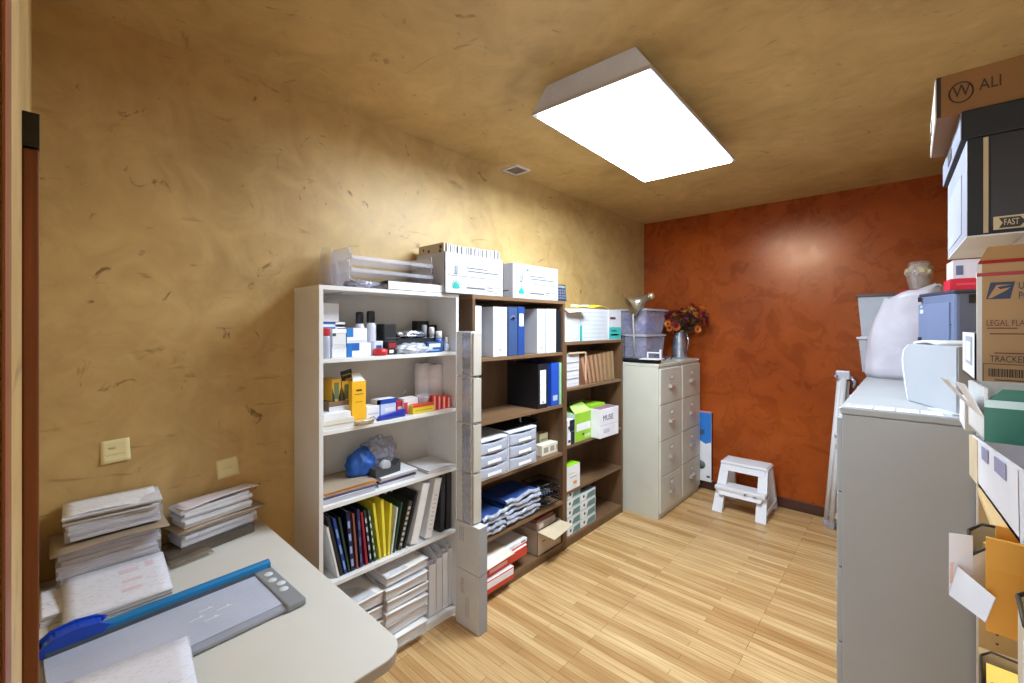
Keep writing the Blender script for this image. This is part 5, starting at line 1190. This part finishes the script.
for f in g.b.faces: f.smooth = True
g.obj('bag_skin', mat((188, 184, 196), .4, 0, .08, 9, .93, .05, .6), r)
G().sheet(lambda a, c: (-.02+.20*a, -.075+.05*c, .47+.10*a+.03*math.sin(5*a)*c), 10, 5, .002).obj('bag_mouth', mat((194, 190, 200), .35, 0, .06, 9, .9), r)
G().blob((.06, .0, .50), (.09, .07, .05), 0, 8, .35, 3, 3).obj('red_cloth', mat((176, 36, 48), .7), r)
r = thing('cushion', 'dark edged pink and white cushion behind the white bag', 'cushion', (.125, 3.42, ZG), .2)
g = G(); g.blob((0, 0, .22), (.075, .05, .215), 0, 2, .06, 1.5, 3, .001); g.obj('pillow', mat((222, 196, 212), .7), r, smooth=True)
g = G(); g.tube([(-.06+.03*math.sin(q*.4), -.045, .03+.03*q) for q in range(13)], .008, 6); g.obj('dark_piping', mat((40, 40, 44), .6), r)
# dried flowers
r = thing('dried_bouquet', 'dried pale flower bunch wrapped in clear film rising above the white bag', 'flowers', (.042, 3.885, ZG))
G().lathe([(.03, 0), (.034, .006), (.034, .16), (.016, .22), (.016, .30)], n=16).obj('bottle', mat((70, 84, 60), .15, 0, .05, 6, .8), r)
g = G()
rn = random.Random(4)
for q in range(14): a = q*.9; g.tube([(0, 0, .28), (.03*math.cos(a), .03*math.sin(a), .55), (.045*math.cos(a), .045*math.sin(a), .64+.01*(q % 3))], .003, 5)
g.obj('stems', mat((96, 104, 60), .7), r)
g = G()
for q in range(16):
    a = rn.uniform(0, 6.28); e = rn.uniform(.1, 1.4); g.blob((.055*math.cos(a)*math.cos(e), .055*math.sin(a)*math.cos(e), .665+.055*math.sin(e)), (.022, .022, .02), 0, q, .4, 4, 2)
g.obj('flower_heads', mat((196, 182, 150), .8, 0, .3, 30), r)
g = G()
for q in range(12):
    a = q*.55; e = Vector((math.cos(a), math.sin(a), 0)); f_ = Vector((-math.sin(a), math.cos(a), 0)); b0 = Vector((0, 0, .46+.012*(q % 4)))
    P = [b0+e*.008, b0+e*.035+f_*.016+Vector((0, 0, .05)), b0+e*.05+Vector((0, 0, .11)), b0+e*.035-f_*.016+Vector((0, 0, .05))]
    g.hexa(P, [p+e*.0012 for p in P])
g.obj('leaves', mat((92, 112, 66), .6, 0, .3, 30), r)
G().lathe([(.018, .27), (.034, .50), (.070, .665), (.052, .745), (.050, .745), (.030, .50), (.016, .28)], n=18).obj('film_wrap', film((206, 190, 190), .4), r)
# clear bins
CW2 = clear((206, 214, 228), .45, .2)
bin_box('lower clear bin with blue-grey contents at the far end of the grey cabinets', (-.105, 4.115, ZG), .34, .28, .255, CW2, clear((214, 216, 230), .85), 0, (((90, 104, 130), (150, 160, 180), (60, 70, 90)), 50), 8, 'clear bins on the grey cabinets')
bin_box('upper clear bin with a dark lid at the far end of the grey cabinets', (-.105, 4.115, ZG+.257), .35, .29, .30, CW2, mat((90, 70, 66), .5), 0, (((190, 190, 206), (150, 150, 170)), 40), 9, 'clear bins on the grey cabinets')

# ------------------------------------------------------------------ shelf unit along the right wall
TN = mat((206, 178, 130), .5, var=.05); SX = .168; RS = (1.505, 1.322, 1.10, .56, .08)
t = thing('shelf_unit', 'tan open shelf unit along the right wall in front of the grey cabinet', 'shelf unit', (0, 0, 0))
for ya in (.72, 2.165): G().box(SX, XR-.002, ya, ya+.02, 0, 1.812, 0, .001).obj('side_panel', TN, t)
G().box(SX-.001, SX+.003, 2.1645, 2.1855, 0, 1.812).obj('edge_strip', mat((226, 222, 212), .4), t)
G().box(SX-.002, XR-.002, .719, 2.186, 1.8125, 1.832, 0, .001).obj('top_panel', mat((226, 224, 224), .4), t)
for zz in RS: G().box(SX, XR-.004, .7405 if zz < 1.5 else 1.262, 2.1645, zz-.02, zz, 0, .001).obj('shelf', TN, t)
g = G()
for q in range(24):
    for xx in (SX+.045, XR-.05): g.lathe([(.004, -.0005), (.004, .0006)], n=8, mtx=Matrix.Translation((xx, 2.1648, .3+.032*q)) @ Matrix.Rotation(PI/2, 4, 'X'))
g.obj('peg_holes', mat((84, 64, 44), .8), t)

# file storage box on top
r = thing('storage_box', 'black wood-grain file storage box on top of the tan shelf unit', 'box', (.243, 1.503, 1.833), .025)
bw, bl, bh = .325, .395, .262
DG = grain((26, 17, 12), (40, 40, 3), .5, .45)
G().box(-bw/2, bw/2, -bl/2, bl/2, .004, bh-.06, 0, .003).obj('body', mat((176, 184, 208), .5), r)
G().box(-bw/2+.001, bw/2-.001, -bl/2-.002, -bl/2, .003, bh-.05).obj('dark_panel', mat((11, 8, 7), .6), r)
G().box(-bw/2+.034, bw/2-.01, -bl/2-.003, -bl/2-.002, .02, bh-.062).obj('wood_print', DG, r)
G().box(-bw/2+.0235, -bw/2+.0305, -bl/2-.0034, -bl/2-.002, .006, bh-.062).obj('cream_stripe', mat((186, 164, 126), .5), r)
G().box(-bw/2, bw/2, -bl/2, bl/2, 0, .004).obj('underside', mat((226, 226, 230), .5), r)
G().box(-bw/2-.008, bw/2+.008, -bl/2-.008, bl/2+.008, bh-.06, bh, 0, .003).obj('lid', mat((12, 9, 8), .6), r)
G().box(-bw/2-.0092, -bw/2-.008, -bl/2-.006, bl/2+.006, bh-.058, bh-.003).obj('lid_side', mat((150, 160, 190), .5), r)
g = G(); g.box(-bw/2-.0015, -bw/2, -bl/2+.08, bl/2-.03, .02, .15); g.obj('side_label', mat((192, 200, 222), .5), r)
g = G(); g.box(-bw/2-.0105, -bw/2-.0092, -.03, .05, bh-.045, bh-.02); g.obj('hand_hole', mat((22, 20, 24), .6), r)
G().box(-bw/2+.037, bw/2-.012, -bl/2-.0042, -bl/2-.003, .010, .036).obj('name_plate', mat((206, 186, 146), .5), r)
g = G(); g.prism([(-.118, .0125), (-.090, .0125), (-.083, .0225), (-.090, .0325), (-.118, .0325), (-.113, .0225)], 'y', -bl/2-.0052, -bl/2-.0042); g.obj('arrow_mark', mat((44, 30, 20), .5), r)
text('FAST', .017, (-.1015, -bl/2-.0056, .0225), (1, 0, 0), (0, 0, 1), mat((206, 186, 146), .5), r, sx=.55)
text('FOLD', .017, (-.068, -bl/2-.0048, .0225), (1, 0, 0), (0, 0, 1), mat((60, 40, 26), .5), r, sx=.6)
# WALI box
r = thing('carton', 'flat brown carton lettered WALI on top of the black storage box', 'box', (.236, 1.46, 2.0965), .0)
d = (.39, .30, .088)
G().box(-d[0]/2, d[0]/2, -d[1]/2, d[1]/2, 0, d[2], 0, .002).obj('body', mat((128, 86, 36), .6), r)
G().box(-d[0]/2-.002, -d[0]/2, -d[1]/2+.004, d[1]/2-.002, .001, d[2]-.002).obj('white_end', mat((232, 226, 214), .5), r)
G().box(-d[0]/2, -d[0]/2+.007, -d[1]/2-.001, -d[1]/2, .001, d[2]-.001).obj('dark_edge', mat((40, 24, 16), .6), r)
g = G(); g.box(-d[0]/2-.003, -d[0]/2-.002, .03, .055, .03, .06); g.box(-d[0]/2-.003, -d[0]/2-.002, .09, .115, .025, .05); g.obj('slot', mat((40, 34, 30), .7), r)
INK = mat((46, 26, 14), .6); yF = -d[1]/2-.0006
text('W', .036, (-.1575, yF, .046), (1, 0, 0), (0, 0, 1), INK, r, sx=.72)
text('ALI', .032, (-.116, yF, .048), (1, 0, 0), (0, 0, 1), INK, r, sx=.72)
g = G(); g.tube([(-.158+.0175*math.cos(2*PI*q/28), yF, .044+.021*math.sin(2*PI*q/28)) for q in range(29)], .0014, 5); g.obj('logo_ring', INK, r)

# postal box
PBX, PBR = .325, -.09
r = thing('mailing_box', 'brown postal mailing box with red stripes and an eagle mark on the shelf', 'box', (.10+.1625*math.cos(PBR)-.065*math.sin(PBR), 1.285+.1625*math.sin(PBR)+.065*math.cos(PBR), 1.5055), PBR)
d = (.325, .13, .272); y_ = -d[1]/2
KB = mat((186, 146, 98), .62, var=.05); RED = mat((170, 34, 30), .5); NAVY = mat((26, 40, 78), .5); TX = mat((120, 60, 40), .6); TXD = mat((70, 50, 36), .6)
G().box(-d[0]/2, d[0]/2, y_, d[1]/2, 0, d[2], 0, .002).obj('body', KB, r)
G().box(-d[0]/2-.0015, -d[0]/2, y_+.003, d[1]/2, .003, d[2]-.003).obj('white_end', mat((236, 234, 234), .5), r)
G().hexa([(-d[0]/2, y_, d[2]-.002), (d[0]/2, y_, d[2]-.002), (d[0]/2, y_+.003, d[2]-.002), (-d[0]/2, y_+.003, d[2]-.002)], [(-d[0]/2+.014, y_+.012, d[2]+.032), (d[0]/2-.014, y_+.012, d[2]+.032), (d[0]/2-.014, y_+.015, d[2]+.032), (-d[0]/2+.014, y_+.015, d[2]+.032)]).obj('top_flap', KB, r)
for zz in (.014, d[2]-.028): G().box(-d[0]/2-.001, d[0]/2, y_-.0012, y_, zz, zz+.007).obj('red_stripe', RED, r)
G().box(-d[0]/2, -d[0]/2+.006, y_-.0009, y_, .003, d[2]-.003).obj('white_edge', mat((228, 226, 226), .5), r)
g = G(); g.hexa([(-d[0]/2, y_-.0012, d[2]-.003), (d[0]/2, y_-.0012, d[2]-.003), (d[0]/2, y_+.002, d[2]-.003), (-d[0]/2, y_+.002, d[2]-.003)], [(-d[0]/2+.003, y_+.0008, d[2]+.004), (d[0]/2-.003, y_+.0008, d[2]+.004), (d[0]/2-.003, y_+.004, d[2]+.004), (-d[0]/2+.003, y_+.004, d[2]+.004)])
g.obj('red_stripe', RED, r)
yt = y_-.001
g = G(); g.prism([(-.151, .198), (-.119, .198), (-.113, .231), (-.145, .231)], 'y', yt-.0004, yt+.001); g.obj('eagle_field', NAVY, r)
g = G(); g.prism([(-.1485, .200), (-.144, .200), (-.124, .2145), (-.119, .220), (-.132, .217), (-.136, .2215), (-.117, .2255), (-.137, .2255)], 'y', yt-.001, yt); g.obj('eagle_mark', KB, r)
text('UNITED STATES', .019, (-.109, yt, .222), (1, 0, 0), (0, 0, 1), NAVY, r, center=False, sx=.6)
text('POSTAL SERVICE', .019, (-.109, yt, .203), (1, 0, 0), (0, 0, 1), NAVY, r, center=False, sx=.6)
text('LEGAL FLAT RATE', .017, (-.151, yt, .150), (1, 0, 0), (0, 0, 1), TX, r, center=False, sx=.62)
text('TRACKED', .018, (-.146, yt, .079), (1, 0, 0), (0, 0, 1), TXD, r, center=False, sx=.62)
g = G()
for (xa, xb, zz) in ((-.15, -.11, .139), (-.146, -.09, .128), (-.14, -.08, .090), (-.12, .05, .283), (-.10, .03, .292)):
    yy = yt if zz < d[2] else yt+.008
    g.box(xa, xb, yy-.0004, yy+.0004, zz, zz+.0022)
g.obj('small_print', TX, r)
rn = random.Random(3); g = G(); xx = -.148
while xx < -.088:
    w = rn.choice((.0008, .0013, .002)); g.box(xx, xx+w, yt-.0005, yt+.0005, .044, .060); xx += w+rn.choice((.0008, .0013))
for (a, b_, c, e) in ((-.155, -.08, .032, .0332), (-.155, -.08, .0685, .0697), (-.155, -.1542, .032, .0697), (-.0808, -.08, .032, .0697)): g.box(a, b_, yt-.0005, yt+.0005, c, e)
g.box(-.14, -.095, yt-.0005, yt+.0005, .037, .039); g.obj('barcode', TXD, r)
# white carton with grey label behind it
r = thing('carton', 'white carton with a grey label tucked behind the postal box', 'carton', (.29, 1.86, 1.5055), 0)
d = (.33, .36, .125)
g = G(); w = .004; g.box(-d[0]/2, d[0]/2, -d[1]/2, d[1]/2, 0, w); g.box(-d[0]/2, -d[0]/2+w, -d[1]/2, d[1]/2, 0, d[2]); g.box(d[0]/2-w, d[0]/2, -d[1]/2, d[1]/2, 0, d[2]); g.box(-d[0]/2, d[0]/2, -d[1]/2, -d[1]/2+w, 0, d[2]); g.box(-d[0]/2, d[0]/2, d[1]/2-w, d[1]/2, 0, d[2]); g.obj('body', mat((222, 224, 228), .5), r)
G().box(-d[0]/2-.0012, -d[0]/2, -.12, .06, .035, .115).obj('label', mat((160, 166, 180), .5), r)
G().box(-d[0]/2-.002, -d[0]/2-.0012, -.09, .03, .045, .10).obj('label_card', mat((226, 230, 240), .5), r)
G().box(-d[0]/2+.006, .1, -d[1]/2+.006, d[1]/2-.006, .005, d[2]-.02).obj('papers', mat((180, 150, 104), .6), r)

# tilted white tray and green carton
tl = .11
r = thing('storage_tray', 'white and tan file tray tilted over the shelf edge under the green carton', 'tray', (.265, 1.07, 1.362), 0, None, (-tl, 0, 0))
d = (.34, .58, .085)
g = G(); w = .005; g.box(-d[0]/2, d[0]/2, -d[1]/2, d[1]/2, 0, w); g.box(-d[0]/2, -d[0]/2+w, -d[1]/2, d[1]/2, 0, d[2]); g.box(d[0]/2-w, d[0]/2, -d[1]/2, d[1]/2, 0, d[2]); g.box(-d[0]/2, d[0]/2, -d[1]/2, -d[1]/2+w, 0, d[2]); g.box(-d[0]/2, d[0]/2, d[1]/2-w, d[1]/2, 0, d[2]); g.obj('body', mat((232, 232, 240), .5), r)
G().box(-d[0]/2-.0015, -d[0]/2, d[1]/2-.15, d[1]/2, 0, d[2]).obj('tan_end', mat((214, 196, 164), .6), r)
for (ya, yb) in ((-.02, .06), (-.2, -.1)): G().box(-d[0]/2-.002, -d[0]/2-.0008, ya, yb, d[2]-.026, d[2]-.004).obj('violet_print', mat((150, 150, 184), .5), r)
r = thing('carton', 'open green and white carton with raised white flaps below the postal box', 'carton', (.25, 1.13, 1.462), 0, None, (-.03, 0, .02))
d = (.33, .20, .085); w = .004
g = G(); g.box(-d[0]/2, d[0]/2, -d[1]/2, d[1]/2, 0, w); g.box(-d[0]/2, -d[0]/2+w, -d[1]/2, d[1]/2, 0, d[2]); g.box(d[0]/2-w, d[0]/2, -d[1]/2, d[1]/2, 0, d[2]); g.box(-d[0]/2, d[0]/2, d[1]/2-w, d[1]/2, 0, d[2])
g.obj('body', mat((226, 228, 230), .5), r)
G().prism([(-d[0]/2, 0), (d[0]/2, 0), (d[0]/2, d[2]), (-d[0]/2+.02, d[2]), (-d[0]/2+.008, d[2]-.014), (-d[0]/2, d[2]-.03)], 'y', -d[1]/2-.001, -d[1]/2+w).obj('green_front', mat((8, 104, 80), .4), r)
G().box(-d[0]/2+.0, -d[0]/2+.045, -d[1]/2-.0025, -d[1]/2-.001, d[2]-.03, d[2]-.018).obj('sticker', mat((196, 220, 220), .3), r)
for (ya, yb, tip) in ((-d[1]/2, -.005, -.022), (.0, d[1]/2+.02, -.035)):
    G().hexa([(-d[0]/2, ya, d[2]-.05), (-d[0]/2, yb, d[2]-.05), (-d[0]/2+.002, yb, d[2]-.05), (-d[0]/2+.002, ya, d[2]-.05)], [(-d[0]/2+tip, ya+.01, d[2]+.004), (-d[0]/2+tip-.004, yb+.01, d[2]+.002), (-d[0]/2+tip-.002, yb+.01, d[2]+.002), (-d[0]/2+tip+.002, ya+.01, d[2]+.004)]).obj('flap', mat((236, 236, 238), .5), r)
r = pack('carton', 'low white carton at the shelf end beside the white printer', 'carton', .275, 2.06, 1.3225, (.30, .19, .09), (214, 216, 222), [('-x', .1, .9, .2, .8, (232, 232, 230))], 0)

# magazine files with envelopes
def tan_file(lb, x0, y0, z0, wd, ht, front, dep, papers, rz=0, rim=True):
    r = thing('magazine_file', lb, 'magazine file', (x0, y0, z0), rz, 'tan magazine files on the right shelves')
    pr = [(0, 0), (dep, 0), (dep, ht), (dep*.55, ht), (.02, front+.02), (0, front)]
    m = mat((196, 184, 164), .6); g = G()
    for yy in (0, wd): g.prism(pr, 'y', yy-.0015, yy+.0015)
    g.box(0, .003, 0, wd, 0, front); g.box(dep-.003, dep, 0, wd, 0, ht); g.box(0, dep, 0, wd, 0, .003); g.obj('holder', m, r)
    g = G()
    for yy in (0, wd): g.tube([(0, yy, front), (.02, yy, front+.02), (dep*.55, yy, ht), (dep, yy, ht)], .0032, 6)
    g.tube([(0, 0, front), (0, wd, front)], .0032, 6); g.obj('dark_rim', mat((52, 42, 32), .6), r)
    return r
YE = mat((212, 150, 50), .6, var=.06); YL = mat((240, 206, 110), .6)
r = tan_file('tan magazine file stuffed with gold envelopes on the shelf below the green carton', .085, 1.235, 1.1005, .15, .125, .10, .32, None, -.06)
G().box(.02, .29, .05, .055, .004, .115).obj('papers', YL, r)
r = thing('envelope', 'gold clasp envelope standing in front of the tan magazine file', 'envelope', (.10, 1.16, 1.1005), 0, None, (.06, 0, -.05))
G().box(0, .26, -.004, .004, 0, .172, 0, .001).obj('pocket', YE, r)
G().box(0, .26, -.0052, -.004, .118, .172, 0).obj('flap', mat((216, 156, 56), .6), r)
g = G(); g.lathe([(.005, 0), (.006, .002), (.002, .003)], n=12, mtx=Matrix.Translation((.052, -.0052, .088)) @ Matrix.Rotation(PI/2, 4, 'X')); g.box(.045, .059, -.0066, -.0052, .0935, .0965); g.box(.045, .059, -.0066, -.0052, .080, .083); g.obj('clasp', STEEL, r)
r = thing('envelope', 'second gold envelope behind the clasp envelope, slightly taller', 'envelope', (.115, 1.19, 1.1005), 0, None, (.02, 0, -.03))
G().box(0, .25, -.003, .003, 0, .185, 0, .001).obj('pocket', mat((222, 166, 66), .6), r)
G().box(0, .25, -.0045, -.003, .135, .185).obj('flap', YE, r)
r = thing('paper_sheet', 'bent white printed leaflet hanging off the tan magazine file', 'leaflet', (0, 0, 0))
QA = [on_y(949, 533, 1.222), on_y(973, 536, 1.226), on_y(973, 574, 1.224), on_y(949, 594, 1.222)]
QB = [on_y(957, 566, 1.214), on_y(995, 598, 1.12), on_y(985, 622, 1.13), on_y(949, 595, 1.22)]
for nm, Q in (('sheet', QA), ('folded_page', QB)):
    n_ = (Q[1]-Q[0]).cross(Q[3]-Q[0]).normalized()*.0012
    G().hexa(Q, [p+n_ for p in Q]).obj(nm, mat((214, 216, 226), .5), r)
G().hexa([on_y(950, 563, 1.2205), on_y(954, 562, 1.2205), on_y(953, 582, 1.2205), on_y(950, 584, 1.2205)], [on_y(950, 563, 1.222), on_y(954, 562, 1.222), on_y(953, 582, 1.222), on_y(950, 584, 1.222)]).obj('print', mat((206, 170, 160), .5), r)
r = tan_file('nearer tan magazine file with pale envelopes at the right edge', .118, .93, 1.1005, .10, .165, .13, .3, None, -.05)
G().box(.012, .27, .02, .085, .004, .172).obj('papers', YL, r)
r = thing('paper_stack', 'white printed sheets hanging in front of the nearer tan magazine file', 'paper', (.112, .90, 1.1005), 0, None, (.05, 0, -.1))
G().box(0, .25, -.006, .006, 0, .125, 0, .001).obj('bundle', PEDGE, r)
g = G()
for q in range(5): g.box(.02, .05+.01*(q % 3), -.0072, -.006, .02+.02*q, .03+.02*q)
g.obj('print', mat((110, 116, 140), .6), r)
r = tan_file('lowest tan magazine file with yellow papers near the floor', .135, 1.66, .5605, .16, .16, .15, .30, None, -.08)
G().box(.01, .28, .02, .14, .004, .145).obj('papers', mat((240, 204, 96), .6), r)
r = thing('paper_sheet', 'crumpled white paper poking out beside the lowest magazine file', 'paper', (.07, 1.60, .5605))
G().sheet(lambda a, c: (-.03+.12*a, -.02+.03*math.sin(4*a), .001+.13*c+.02*math.sin(9*a+3*c)*c), 10, 8, .001).obj('sheet', PAPER, r)
G().box(.0, .3, -.06, .04, 0, .02, 0, .002).obj('bundle', PEDGE, r)
